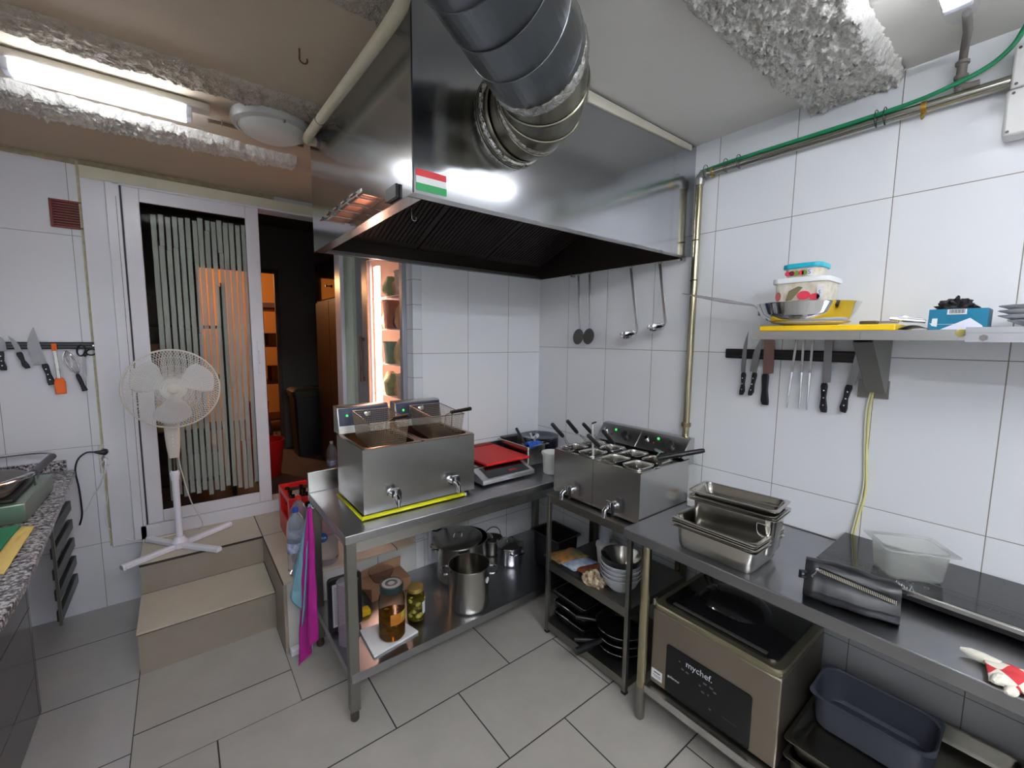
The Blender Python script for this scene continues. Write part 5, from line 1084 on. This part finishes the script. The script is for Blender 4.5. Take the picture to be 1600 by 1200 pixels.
# gastronorm pans on the worktable
def gn(c, L_, W_, D_, lab, rz=0, mt_=steel_pan, nm='gastronorm_pan', rim=.014, rad=.03, grp='gastronorm pans stacked on the right worktable'):
    t = thing(nm, lab, 'pan', (c[0], c[1], c[2]-D_), grp); m = M(); m.T = Matrix.Translation(c) @ Matrix.Rotation(rz,4,'Z'); m.pan((0,0,0), L_, W_, D_, rim=rim, rad=rad)
    obj('pan_body', m, mt_, t); return t
zb = T2+.001
gn((-.482,-1.672,zb+.092), .325,.262,.0915, 'lowest pan of the stack, its full side showing on the worktable')
gn((-.482,-1.674,zb+.107), .325,.262,.0915, 'second half-size pan from the bottom, only its rim showing', rz=.012)
gn((-.481,-1.671,zb+.116), .325,.262,.0915, 'third half-size pan from the bottom, only its rim showing', rz=-.01)
gn((-.482,-1.672,zb+.124), .325,.262,.0915, 'topmost half-size pan, open with the deep narrow pan standing inside')
dp = gn((-.437,-1.690,zb+.192), .325,.172,.150, 'deep narrow pan with a D shaped emblem pressed in its side', rz=.09)
R9 = Matrix.Translation((-.437,-1.690,zb+.192)) @ Matrix.Rotation(.09,4,'Z')
em = M(); em.T = R9; ee = [Vector((-.0735+.0, -.115+.022*cos(a), -.045+.030*sin(a))) for a in [pi+ i*pi/12 for i in range(13)]]
obj('embossed_emblem', em.tube(ee+[Vector((-.0735,-.137,-.028)),Vector((-.0735,-.093,-.028))][::1][0:0]+[Vector((-.0735,-.093,-.035)),Vector((-.0735,-.095,-.028)),Vector((-.0735,-.135,-.028)),Vector((-.0735,-.137,-.035))], .0014, 6, closed=True), chrome, dp)
gn((-.432,-1.688,zb+.200), .325,.172,.040, 'shallow narrow pan nested in the deep one, below the top pan', rz=.05)
gn((-.428,-1.684,zb+.222), .325,.172,.028+.012, 'topmost shallow narrow pan of the whole stack', rz=.10)
t = thing('butter_dish', 'small white box with ochre crust behind the pans beside the pipe', 'box', (-.12,-1.38,T2+.001))
obj('dish', M().box(-.16,-.095,-1.375,-1.325,T2+.0012,T2+.04), mat('white_tub'), t, bev=.003); obj('crust', crumple(-.128,-1.35,T2+.041,.025,.018,.012,2.), mat('ochre_crumbs', (176,130,60), .9), t)
# black leather pouch with a zip
A = Vector((-.615,-1.985,T2)); Bp = Vector((-.562,-2.205,T2)); dirp = (Bp-A).normalized(); nb_ = Vector((-dirp.y, dirp.x, 0)); 
if nb_.x < 0: nb_ = -nb_
Lp = (Bp-A).length+.01
leather = mat('black_leather', (17,18,23), .36, bump=.06, bscale=30, spec=.6)
t = thing('leather_pouch', 'black glossy leather pouch with a slanting metal zip, lying on the right worktable', 'pouch', tuple((A+Bp)/2+nb_*.05))
def pouch(u, v):
    a = 2*pi*v; s_ = u
    end = 1-max(0, abs(u-.5)*2-.8)*1.1
    yy = .050*cos(a)*(abs(cos(a))**-.35 if abs(cos(a)) > .05 else 1); zz = .060*sin(a)*(abs(sin(a))**-.4 if abs(sin(a)) > .05 else 1)
    lean = .022*(zz+.06)/.12; wr = .006*noise.noise((u*4+2, cos(a)*1.5, sin(a)*1.5))+.0012*noise.noise((u*9, v*6, 3))
    hgt = 1-.10*u
    p = A+dirp*(Lp*s_-.004)+nb_*(.058+(yy*(1 if zz < 0 else .62))*end+lean+wr)
    return Vector((p.x, p.y, T2+.0075+(zz*hgt+.066*hgt)*(.9+.1*end)+wr))
m = M(); nu, nv = 40, 36
lp = [[pouch(.0+i/nu, j/nv) for j in range(nv)] for i in range(nu+1)]; m.loft(lp)
zmin = min(v.z for v in m.v)
for v in m.v: v.z += T2+.001-zmin
obj('pouch_body', m, leather, t, sharp=60)
def fs_(u, h, out=.0):   # point on the front face of the pouch
    p = A+dirp*(Lp*u)+nb_*(.058-.050*.62-.003+.022*h-out+(.0 if h > .5 else -.019*(1-h*2)**.5)); return Vector((p.x, p.y, T2+.004+.118*h*(1-.10*u)))
z0p, z1p = fs_(.13,.86,.006), fs_(.93,.66,.010)
obj('zip_tape', M().bar(z0p+nb_*.004, z1p+nb_*.004, .003, .019, up=(0,0,1)), mat('black_zip_tape', (14,14,16), .7), t)
m = M(); 
for k in range(46):
    p = z0p.lerp(z1p, k/45); m.bar(p-nb_*.001+Vector((0,0,-.0056)), p-nb_*.001+Vector((0,0,.0056)), .0024, .0032, up=tuple(nb_))
obj('zip_teeth', m, mat('pale_gold_metal', (236,230,212), .35, metal=.9), t)
zp = z0p-nb_*.005; obj('zip_pull', M().bar(zp+dirp*.010+Vector((0,0,.004)), zp-dirp*.006+Vector((0,0,.002)), .004,.012,up=tuple(nb_)).tube([zp+Vector((0,0,.002)), zp-nb_*.004-dirp*.006+Vector((0,0,-.012)), zp-nb_*.004-dirp*.014+Vector((0,0,-.022))], [.003,.0035,.005], 8), chrome, t)
obj('side_tab', M().tube([A+nb_*.04+Vector((0,0,.085)), A+nb_*.03-dirp*.014+Vector((0,0,.088)), A+nb_*.03-dirp*.014+Vector((0,0,.07)), A+nb_*.04+Vector((0,0,.068))], .006, 8), leather, t)
tp = A+dirp*(Lp*.93)+nb_*.075+Vector((0,0,.118)); m = M()
for k in range(5): c_ = tp+dirp*(.006*k)+Vector((0,0,-.003*k)); m.tube([c_+Vector((.004*cos(a), .002*(k % 2)*sin(a), .004*sin(a))) for a in [i*2*pi/8 for i in range(8)]], .0011, 5, closed=True)
obj('chain', m, chrome, t)
ch = tp+dirp*.034+Vector((0,0,-.016)); obj('triangle_charm', M().tube([ch+Vector((0,0,.014)), ch+Vector((.008,-.008,-.014)), ch+Vector((-.008,.008,-.014))], .0018, 6, closed=True), chrome, t)
# double induction hob
t = thing('double_hob', 'long black glass double induction hob with a steel front edge', 'hob', (-.19,-2.3,T2))
hx0, hx1, hy0, hy1 = -.355, -.015, -2.64, -1.94
obj('hob_body', M().box(hx0,hx1,hy0,hy1,T2+.012,T2+.042), blackmt, t, bev=.004)
for x in (hx0+.04,hx1-.04):
    for y in (hy0+.05,hy1-.05): obj('foot', M().cyl((x,y,T2+.0005),(x,y,T2+.012),.014,n=12), blackpl, t)
obj('front_trim', M().box(hx0-.012,hx0-.0005,hy0,hy1,T2+.033,T2+.049), steel_pan, t, bev=.003)
obj('glass_top', M().box(hx0,hx1,hy0,hy1,T2+.0425,T2+.049), blackgl, t, bev=.001)
m = M(); zt = T2+.0493
for yb in (-2.02,-2.37):
    for (dx, dy, a) in ((0,0,.010),(.0,-.035,.009),(.012,-.06,.007),(-.01,-.075,.006),(.012,-.09,.006),(0,-.13,.008),(0,-.165,.009),(.0,-.205,.006)):
        m.tube([Vector((-.30+dx+a*cos(q*pi/6), yb+dy+a*sin(q*pi/6), zt)) for q in range(12)], .0006, 4, closed=True)
m.box(-.17,-.168,-2.20,-2.16,zt-.0001,zt+.0003); m.box(-.20,-.168,-2.162,-2.16,zt-.0001,zt+.0003); m.box(-.255,-.2535,-2.62,-1.96,zt-.0001,zt+.0003)
obj('printed_symbols', m, mat('grey_print', (96,96,100), .5), t)
# plastic container on the hob
tz0 = T2+.0503
t = thing('plastic_container', 'empty cloudy plastic gastronorm container set slanting on the black hob', 'container', (-.2,-2.165,tz0))
def tl(c, hx, hy, r, z): return [Vector((c[0]+p.x*cos(.62)-p.y*sin(.62), c[1]+p.x*sin(.62)+p.y*cos(.62), z)) for p in rrect((0,0,0), hx, hy, r)]
cc = (-.235,-2.165)
pl = mat('cloudy_plastic', (228,230,224), .2, trans=.8, ior=1.12, alpha=.55)
obj('container_body', M().loft([tl(cc,.052,.072,.02,tz0), tl(cc,.058,.078,.022,tz0+.01), tl(cc,.066,.086,.024,tz0+.10), tl(cc,.081,.101,.012,tz0+.102), tl(cc,.081,.101,.012,tz0+.105), tl(cc,.064,.084,.022,tz0+.105), tl(cc,.056,.076,.022,tz0+.01), tl(cc,.05,.07,.02,tz0+.003)]), pl, t)
# oven mitts / glove
wh = mat('cream_glove_cloth', (226,222,206), .9, bump=.3, bscale=200); rd = mat('red_glove_cloth', (196,52,56), .9, bump=.3, bscale=200)
chk = bpy.data.materials.new('red_white_check'); chk.use_nodes = True; MATS['check'] = chk
N_ = chk.node_tree.nodes; k_ = N_.new('ShaderNodeTexChecker'); k_.inputs['Scale'].default_value = 24; k_.inputs['Color1'].default_value = (*lin((226,220,206)),1); k_.inputs['Color2'].default_value = (*lin((196,56,60)),1)
tc_ = N_.new('ShaderNodeTexCoord'); mp_ = N_.new('ShaderNodeMapping'); mp_.inputs['Rotation'].default_value = (0,0,.6); chk.node_tree.links.new(tc_.outputs['Object'], mp_.inputs[0]); chk.node_tree.links.new(mp_.outputs[0], k_.inputs[0]); chk.node_tree.links.new(k_.outputs[0], N_['Principled BSDF'].inputs['Base Color']); N_['Principled BSDF'].inputs['Roughness'].default_value = .9
t = thing('kitchen_glove', 'red and white checked cloth glove lying at the right end of the worktable', 'glove', (-.55,-2.42,T2))
m = M().grid(lambda u, v: Vector((-.525-.095*v+.02*u, -2.365-.17*u-.02*v, T2+.004+.026*sin(pi*min(1,v+.0))**.5*(.6+.4*sin(pi*min(1,u*1.2)))+.006*noise.noise((u*6,v*6,7)))), 26, 18)
obj('glove_palm', m, chk, t, solid=.003)
for (p0, p1, r) in (((-.545,-2.40,T2+.016),(-.535,-2.335,T2+.015),.0135),((-.60,-2.405,T2+.015),(-.625,-2.395,T2+.014),.013),((-.635,-2.425,T2+.015),(-.65,-2.418,T2+.014),.0125)):
    a, b = Vector(p0), Vector(p1); obj('finger', M().tube([a, a.lerp(b,.5), a.lerp(b,.85), b+(b-a).normalized()*.008], [r*.9, r, r*.85, r*.3], 12), wh, t)

# ------------------------------------------------------------------ wall shelf
t = thing('wall_shelf', 'steel wall shelf with a turned down edge above the knives', 'shelf', (-.16,-1.95,1.70))
obj('shelf_board', M().box(-.325,-.003,-2.62,-1.655,1.728,1.732).box(-.328,-.3251,-2.62,-1.655,1.70,1.732), steel, t)
obj('side_cut', M().ext([(-.326,-1.654,1.731),(-.003,-1.654,1.731),(-.003,-1.654,1.70),(-.26,-1.654,1.70)], (0,.002,0)), steel, t)
t = thing('shelf_bracket', 'folded steel bracket under the wall shelf, with a yellow cable behind', 'bracket', (-.08,-1.99,1.48))
obj('bracket_plate', M().ext([(-.27,-1.967,1.727),(-.003,-1.967,1.727),(-.003,-1.967,1.50),(-.04,-1.967,1.50),(-.27,-1.967,1.69)], (0,-.003,0)).ext([(-.27,-2.025,1.727),(-.003,-2.025,1.727),(-.003,-2.025,1.50),(-.04,-2.025,1.50),(-.27,-2.025,1.69)], (0,.003,0)), steel_dull, t)
obj('bracket_web', M().ext([(-.04,-1.9705,1.50),(-.27,-1.9705,1.69),(-.268,-1.9705,1.694),(-.038,-1.9705,1.504)], (0,-.0515,0)), steel_dull, t)
obj('wall_plate', M().box(-.012,-.001,-2.03,-1.935,1.475,1.545), steel_dull, t, bev=.001)
obj('front_tab', M().box(-.329,-.326+.0,-2.0,-1.945,1.712,1.728).box(-.33,-.3285,-1.978,-1.970,1.718,1.724), steel_pan, t) if False else obj('front_tab', M().box(-.3305,-.3285,-2.0,-1.945,1.702,1.726), steel_pan, t)
t = thing('wall_shelf', 'second steel shelf overlapping at the right edge, with a bolt head', 'shelf', (-.18,-2.6,1.70))
obj('shelf_board', M().box(-.36,-.003,-3.3,-2.249,1.734,1.738).box(-.363,-.3601,-3.3,-2.249,1.722,1.738).box(-.358,-.355,-3.3,-2.249,1.696,1.7215), mat('bright_steel', (200,200,204), .25, metal=1.), t)
obj('bolt', M().lathe([(.009,0),(.009,.005),(0,.005)], (-.3585,-2.285,1.708), 6, ax=(-1,0,0)), steel_dull, t)
solo('yellow_smear', M().lathe([(0,0),(.012,0),(.010,.002),(0,.002)], (-.3285,-2.236,1.722), 16, ax=(-1,0,0)), mat('dried_smear', (190,180,110), .7), 'small dried yellowish smear where the two shelves meet', 'smear')
ys = mat('yellow_board', (238,196,20), .45); zs = 1.7325
solo('chopping_board', M().box(-.31,-.06,-2.085,-1.672,zs,zs+.020), ys, 'yellow chopping board lying on the wall shelf under the pan', 'chopping board', bev=.003)
zs2 = zs+.0205
proto = None
def plate(cx, cy, z, r, lab, mt_, grp=None, h=.02):
    return solo('dinner_plate', M().lathe([(0,z),(r*.55,z),(r*.65,z+.003),(r*.98,z+h-.002),(r,z+h),(r*.98,z+h),(r*.64,z+.006),(0,z+.004)], (cx,cy,0), 44), mt_, lab, 'plate', grp)
wp = mat('white_porcelain', (228,228,230), .2)
plate(-.19,-1.805,zs2,.13,'white plate under the steel pan on the yellow board',wp,h=.016)
zs3 = zs2+.0165
t = thing('frying_pan', 'steel frying pan on the wall shelf, its long handle pointing left past the pipe', 'frying pan', (-.19,-1.79,zs3))
obj('pan_body', M().lathe([(0,zs3),(.125,zs3),(.137,zs3+.006),(.155,zs3+.03),(.170,zs3+.066),(.173,zs3+.070),(.170,zs3+.071),(.152,zs3+.032),(.134,zs3+.010),(0,zs3+.005)], (-.19,-1.79,0), 56), chrome, t)
h0 = Vector((-.205,-1.632,zs3+.052)); obj('handle', M().loft([[h0+Vector((0,.0,0))+d*1. for d in (Vector((-.008,0,-.004)),Vector((.008,0,-.004)),Vector((.008,0,.004)),Vector((-.008,0,.004)))],
    [h0+Vector((-.005,.03,.022))+d for d in (Vector((-.007,0,-.004)),Vector((.007,0,-.004)),Vector((.007,0,.003)),Vector((-.007,0,.003)))],
    [h0+Vector((-.015,.16,.050))+d for d in (Vector((-.014,0,-.009)),Vector((.014,0,-.009)),Vector((.014,0,.008)),Vector((-.014,0,.008)))],
    [h0+Vector((-.025,.345,.092))+d for d in (Vector((-.009,0,-.003)),Vector((.009,0,-.003)),Vector((.009,0,.003)),Vector((-.009,0,.003)))]]), chrome, t, bev=.002)
obj('handle_fixing', M().box(-.222,-.188,-1.645,-1.625,zs3+.03,zs3+.062), steel_dull, t, bev=.003)
zp3 = zs3+.0055
def lidded(cx, cy, z, hx, hy, h, lab, lidm, bodym, dec, lh=.012):
    t = thing('food_container', lab, 'container', (cx,cy,z))
    obj('container_body', M().loft([rrect((cx,cy,z), hx*.86,hy*.86,.02,0), rrect((cx,cy,z), hx*.9,hy*.9,.022,.006), rrect((cx,cy,z), hx,hy,.026,h)]), bodym, t)
    obj('lid', M().loft([rrect((cx,cy,z+h+.0005), hx+.006,hy+.006,.028,-.006), rrect((cx,cy,z+h+.0005), hx+.007,hy+.007,.028,.0), rrect((cx,cy,z+h+.0005), hx+.006,hy+.006,.028,lh-.002), rrect((cx,cy,z+h+.0005), hx,hy,.026,lh)]), lidm, t)
    m = M(); random.seed(int(cx*-1000+h*5000))
    for (dy, dz, r, c) in dec: pass
    return t
ft = mat('clear_tub_contents', (200,186,160), .5, var=1., vscale=35, col2=(226,224,214))
c1 = lidded(-.20,-1.79,zp3,.085,.088,.145,'large clear food tub with a white lid and printed tomatoes, standing in the pan',mat('white_lid',(230,232,232),.4),ft,[],.014)
def decal(par, x, cy, z, pts, mt_, nm): return obj(nm, M().ext([(x, cy+a, z+b) for a, b in pts], (-.0008,0,0)), mt_, par)
def disc(a, b, r, n=14, sq=1.): return [(a+r*cos(i*2*pi/n), b+r*sq*sin(i*2*pi/n)) for i in range(n)]
xx = -.2863; zb1 = zp3
decal(c1, xx, -1.79, zb1, disc(-.02,.090,.022,sq=.75), mat('print_red',(214,60,80),.5), 'printed_tomato'); decal(c1, xx, -1.79, zb1, disc(-.055,.083,.017,sq=.7), mat('print_red'), 'printed_tomato')
decal(c1, xx, -1.79, zb1, disc(.075-.008,.09,.010,sq=1.8), mat('print_brown',(150,80,76),.5), 'printed_patch'); decal(c1, xx, -1.79, zb1, [(.04,.07),(.02,.075),(-.015,.12),(.0,.125),(.03,.11)], mat('print_olive',(120,112,80),.5), 'printed_leaf')
decal(c1, xx, -1.79, zb1, [(-.062,.075),(-.082,.075),(-.082,.12),(-.062,.12)], wp, 'white_label')
z2 = zp3+.145+.0155
c2 = lidded(-.20,-1.785,z2,.058,.060,.042,'small food tub with a turquoise lid and printed fruit, on top of the white-lidded tub',mat('turquoise_lid',(30,168,190),.35),ft,[],.012)
xx = -.2585
for i, (a, c) in enumerate(((.045,'print_red'),(.030,'print_dkred'),(.014,'print_green'),(-.002,'print_red'),(-.012,'print_green'))):
    decal(c2, xx, -1.785, z2, disc(a,.018,.0095,12), mat(c, {'print_red':(214,60,80),'print_dkred':(130,30,50),'print_green':(120,150,60)}[c], .5), 'printed_fruit')
decal(c2, xx, -1.785, z2, [(-.022,.006),(-.042,.006),(-.042,.032),(-.022,.032)], wp, 'white_label')
obj('label_letter', add_text(M(), 'S', .024, Vector((-.2598,-1.808,z2+.011)), (0,-1,0), (0,0,1), .0002), mat('blue_ink',(70,90,150),.5), c2)
obj('label_letter', add_text(M(), 'S', .018, Vector((-.2875,-1.856,zb1+.093)), (0,-1,0), (0,0,1), .0002), mat('blue_ink'), c1)
# metal utensils on the board
t = thing('metal_scraper', 'flat metal tool with a dark grip lying on the right end of the yellow board', 'scraper', (-.25,-2.03,zs2))
obj('grip', M().box(-.29,-.265,-2.035,-1.985,zs2+.0005,zs2+.012), mat('brown_grip', (96,88,76), .4, metal=.5), t, bev=.003); obj('blade', M().box(-.288,-.267,-2.085,-2.036,zs2+.002,zs2+.010), steel, t, bev=.001)
t = thing('can_opener', 'chromed can opener lying beyond the yellow board on the shelf', 'opener', (-.22,-2.11,zs2))
obj('opener_arm', M().tube([(-.26,-2.06,zs2+.018),(-.25,-2.10,zs2+.014),(-.24,-2.145,zs2+.008)], [.005,.008,.006], 10), chrome, t); obj('opener_arm', M().tube([(-.24,-2.055,zs2+.02),(-.235,-2.09,zs2+.022),(-.225,-2.135,zs2+.016)], [.004,.006,.005], 10), chrome, t)
solo('steel_sheet', M().grid(lambda u, v: Vector((-.30+.12*v, -2.09-.07*u, zs+.003+.012*sin(u*pi)*(1-v*.5))), 14, 6), steel_dull, 'bent strip of steel lying between the yellow board and the blue box', 'steel strip', solid=.002)
t = thing('glove_box', 'petrol blue cardboard box with a white barcode label on the wall shelf', 'box', (-.2,-2.22,zs))
bb = obj('box_body', M().box(-.27,-.15,-2.282,-2.155,zs+.0005,zs+.064), mat('petrol_card', (16,112,144), .5), t, bev=.001)
lb = obj('barcode_label', M().box(-.2712,-.2702,-2.238,-2.196,zs+.047,zs+.0625), paper, t)
m = M()
for k in range(14): m.box(-.2718,-.2713,-2.234+k*.0024,-2.233+k*.0024+(.0006 if k % 3 else 0),zs+.05,zs+.0615)
obj('barcode_bars', m, mat('print_dark'), lb)
obj('white_glove_mark', M().ext([(-.2702,-2.163,zs+.013),(-.2702,-2.176,zs+.010),(-.2702,-2.176,zs+.036),(-.2702,-2.164,zs+.036)], (-.0006,0,0)).ext([(-.2702,-2.158,zs+.022),(-.2702,-2.164,zs+.014),(-.2702,-2.164,zs+.02)], (-.0006,0,0)), paper, t)
obj('white_line', M().box(-.2708,-.2702,-2.225,-2.176,zs+.017,zs+.018), paper, t)
solo('note_paper', M().ext([(-.318,-2.19,zs+.0005),(-.312,-2.25,zs+.034),(-.308,-2.275,zs+.012),(-.309,-2.28,zs+.0005)], (.001,0,0)), mat('pale_lilac_paper', (206,206,220), .8), 'folded pale paper propped in front of the blue box', 'paper')
solo('dark_gloves', crumple(-.21,-2.205,zs+.065,.035,.042,.028,8.,.6), mat('black_rubber', (30,24,28), .5), 'crumpled black rubber gloves on top of the blue box', 'glove', solid=.0015)
for k in range(4):
    plate(-.20,-2.42,1.7385+k*.014,.125 if k else .105,['lowest white plate of the shelf stack, half hidden by the second shelf','second white plate of the shelf stack','third white plate of the shelf stack','topmost white plate of the shelf stack at the right edge'][k],wp,'stack of white plates at the right edge',h=.022)
# knives on the right wall
t = thing('magnetic_strip', 'long black magnetic strip on the right wall below the wall shelf', 'knife rack', (-.01,-1.67,1.61))
obj('strip', M().box(-.018,-.001,-1.955,-1.402,1.609,1.655), blackpl, t, bev=.006)
obj('magnet_rail', M().box(-.0195,-.0182,-1.945,-1.412,1.618,1.623).box(-.0195,-.0182,-1.945,-1.412,1.641,1.646), mat('rail_brown', (60,52,50), .4, metal=.5), t)
g = 'knives on the right wall strip'; Xp = ('x', -.0215)
k1 = dict(hw=.015)
knife((-1.500,1.737),(-1.497,1.435), .020, .36, 'leftmost slim knife of the right wall strip', g, Xp, hw=.015, edge=1)
knife((-1.566,1.725),(-1.532,1.437), .030, .38, 'knife with a slightly wider blade, second from the left on the right strip', g, Xp, hw=.015, edge=1)
knife((-1.594,1.712),(-1.604,1.400), .044, .46, 'broad brownish blade with a thick black handle, third on the right strip', g, Xp, hw=.024, edge=-1, rivets=False, tipcurve=.1, blade=mat('brownish_blade', (150,122,112), .4, metal=1.))
for i, (yt, yb) in enumerate(((-1.712,-1.694),(-1.738,-1.742),(-1.772,-1.770))):
    t = thing('steel_rod', ['left of three slim steel sharpening rods on the right strip','middle one of the three slim steel rods on the right strip','right one of the three slim steel rods on the right strip'][i], 'sharpening rod', (-.03,yb,1.41), g)
    ztop = (1.70,1.712,1.714)[i]
    obj('rod', M().bar((-.026,yt,ztop),(-.026,(yt+yb)/2,1.56),.010,.006,up=(1,0,0)), steel, t, bev=.001); obj('rod_tip', M().tube([(-.026,(yt+yb)/2,1.56),(-.027,yb,1.40)], [.0055,.003], 8), chrome, t)
knife((-1.822,1.722),(-1.830,1.398), .028, .38, 'straight knife with a square tip and riveted handle on the right strip', g, Xp, hw=.018, square=True, edge=-1)
knife((-1.935,1.690),(-1.895,1.408), .026, .40, 'curved knife with riveted handle, last on the right strip beside the bracket', g, Xp, hw=.018, edge=-1)
# cable from the bracket
solo('wall_cable', M().tube(smooth([(-.02,-1.985,1.50),(-.014,-1.978,1.42),(-.008,-1.980,1.275),(-.008,-1.990,1.10),(-.010,-1.975,.98),(-.012,-1.965,.90)],6), .0042, 8), mat('yellow_white_cable', (214,206,140), .5), 'yellowish cable running down the wall from the shelf bracket', 'cable')
solo('wall_cable', M().tube(smooth([(-.02,-1.978,1.50),(-.012,-1.968,1.42),(-.006,-1.972,1.275),(-.006,-1.981,1.12),(-.010,-1.967,.98),(-.012,-1.958,.90)],6), .003, 8), mat('pale_cable', (222,218,190), .5), 'thinner pale cable beside the yellowish one below the bracket', 'cable')

# ------------------------------------------------------------------ pipes and cables on the right wall
t = thing('wall_pipe', 'vertical yellowed metal pipe beside the hood, turning along the wall near the ceiling', 'pipe', (-.03,-1.22,.5))
obj('vertical_run', M().cyl((-.032,-1.222,.35),(-.030,-1.228,2.49),.0175,n=20), brass, t)
obj('horizontal_run', M().tube([(-.030,-1.262,2.516),(-.030,-2.25,2.514)], .019, 20), mat('steel_conduit', (176,174,164), .22, metal=1.), t)
obj('elbow', M().tube(arc((-.030,-1.262,2.488),.0335,pi/2,0,8,'yz') if False else [(-.030,-1.228,2.47),(-.030,-1.230,2.50),(-.030,-1.240,2.513),(-.030,-1.27,2.516)], [.022,.024,.024,.021], 20), mat('grey_fitting', (150,150,146), .4, metal=.8), t)
for z in (1.246,2.20,2.0): obj('pipe_collar', M().cyl((-.0315,-1.225,z-.010 if z < 1.5 else z-.003),(-.0315,-1.225,z+.010 if z < 1.5 else z+.003),.024 if z < 1.5 else .019,n=20), mat('rusty_collar', (130,108,80), .5, metal=.7) if z < 1.5 else blackpl, t)
obj('pipe_clamp', M().cyl((-.03,-1.29,2.516),(-.03,-1.30,2.516),.0215,n=20).cyl((-.03,-1.295,2.486),(-.03,-1.295,2.50),.005,n=8), gold, t)
obj('pipe_clamp', M().cyl((-.03,-2.043,2.515),(-.03,-2.058,2.515),.0215,n=20).tube([(-.045,-2.05,2.495),(-.055,-2.05,2.483),(-.045,-2.05,2.473),(-.035,-2.05,2.48)],.004,8), gold, t)
t = thing('green_cable', 'green cable tied along the top of the horizontal pipe', 'cable', (-.04,-1.7,2.53))
obj('cable', M().tube(smooth([(-.035,-1.235,2.532),(-.044,-1.40,2.534),(-.046,-1.7,2.534),(-.046,-2.0,2.537),(-.045,-2.13,2.556),(-.04,-2.20,2.580),(-.035,-2.245,2.62),(-.03,-2.27,2.675)],6), .0075, 10), mat('green_cable_jacket', (28,128,84), .4), t)
for y in (-1.262,-1.36,-1.42,-1.92,-1.945): obj('cable_tie', M().tube([Vector((-.037+.027*cos(a), y, 2.524+.031*sin(a))) for a in [i*2*pi/16 for i in range(16)]], .0016, 5, closed=True), blackpl, t)
t = thing('flexible_conduit', 'dusty grey conduit hanging from the top right tube light behind the green cable', 'conduit', (-.05,-2.13,2.56))
obj('upper_piece', M().tube([(-.27,-2.165,2.655),(-.15,-2.155,2.66),(-.06,-2.14,2.655),(-.03,-2.135,2.63)], .011, 12), mat('dusty_grey', (120,114,108), .7), t)
obj('coupling', M().lathe([(.016,0),(.018,.005),(.018,.012),(.013,.014),(.013,.045),(.018,.047),(.018,.056),(.012,.06),(0,.06)], (-.03,-2.135,2.57), 18), mat('dusty_grey'), t)
m = M()
for k in range(7): m.lathe([(.010,0),(.0135,.004),(.010,.008)], (-.03+.0*k,-2.133-.0*k,2.52+k*.008), 14)
obj('corrugated_piece', m.tube(smooth([(-.03,-2.133,2.575),(-.03,-2.133,2.555),(-.03,-2.15,2.542),(-.03,-2.18,2.54)],4), .011, 12), mat('dusty_grey'), t)
t = thing('junction_box', 'upper white electrical box at the top right corner of the photo', 'junction box', (-.03,-2.30,2.47))
obj('box_body', M().box(-.062,-.001,-2.38,-2.252,2.478,2.606), mat('white_box', (214,214,210), .4), t, bev=.006)
for (y, z) in ((-2.264,2.594),(-2.264,2.490)): obj('screw', M().cyl((-.0625,y,z),(-.0645,y,z),.004,n=10), mat('screw_dark', (90,90,90), .4, metal=.8), t)
t = thing('junction_box', 'lower white electrical box hanging under the upper one', 'junction box', (-.03,-2.30,2.33))
obj('box_body', M().box(-.072,-.001,-2.40,-2.246,2.335,2.474), mat('white_box'), t, bev=.008)
for (y, z) in ((-2.262,2.460),(-2.258,2.348)): obj('screw', M().cyl((-.0725,y,z),(-.0745,y,z),.004,n=10), mat('screw_dark'), t)
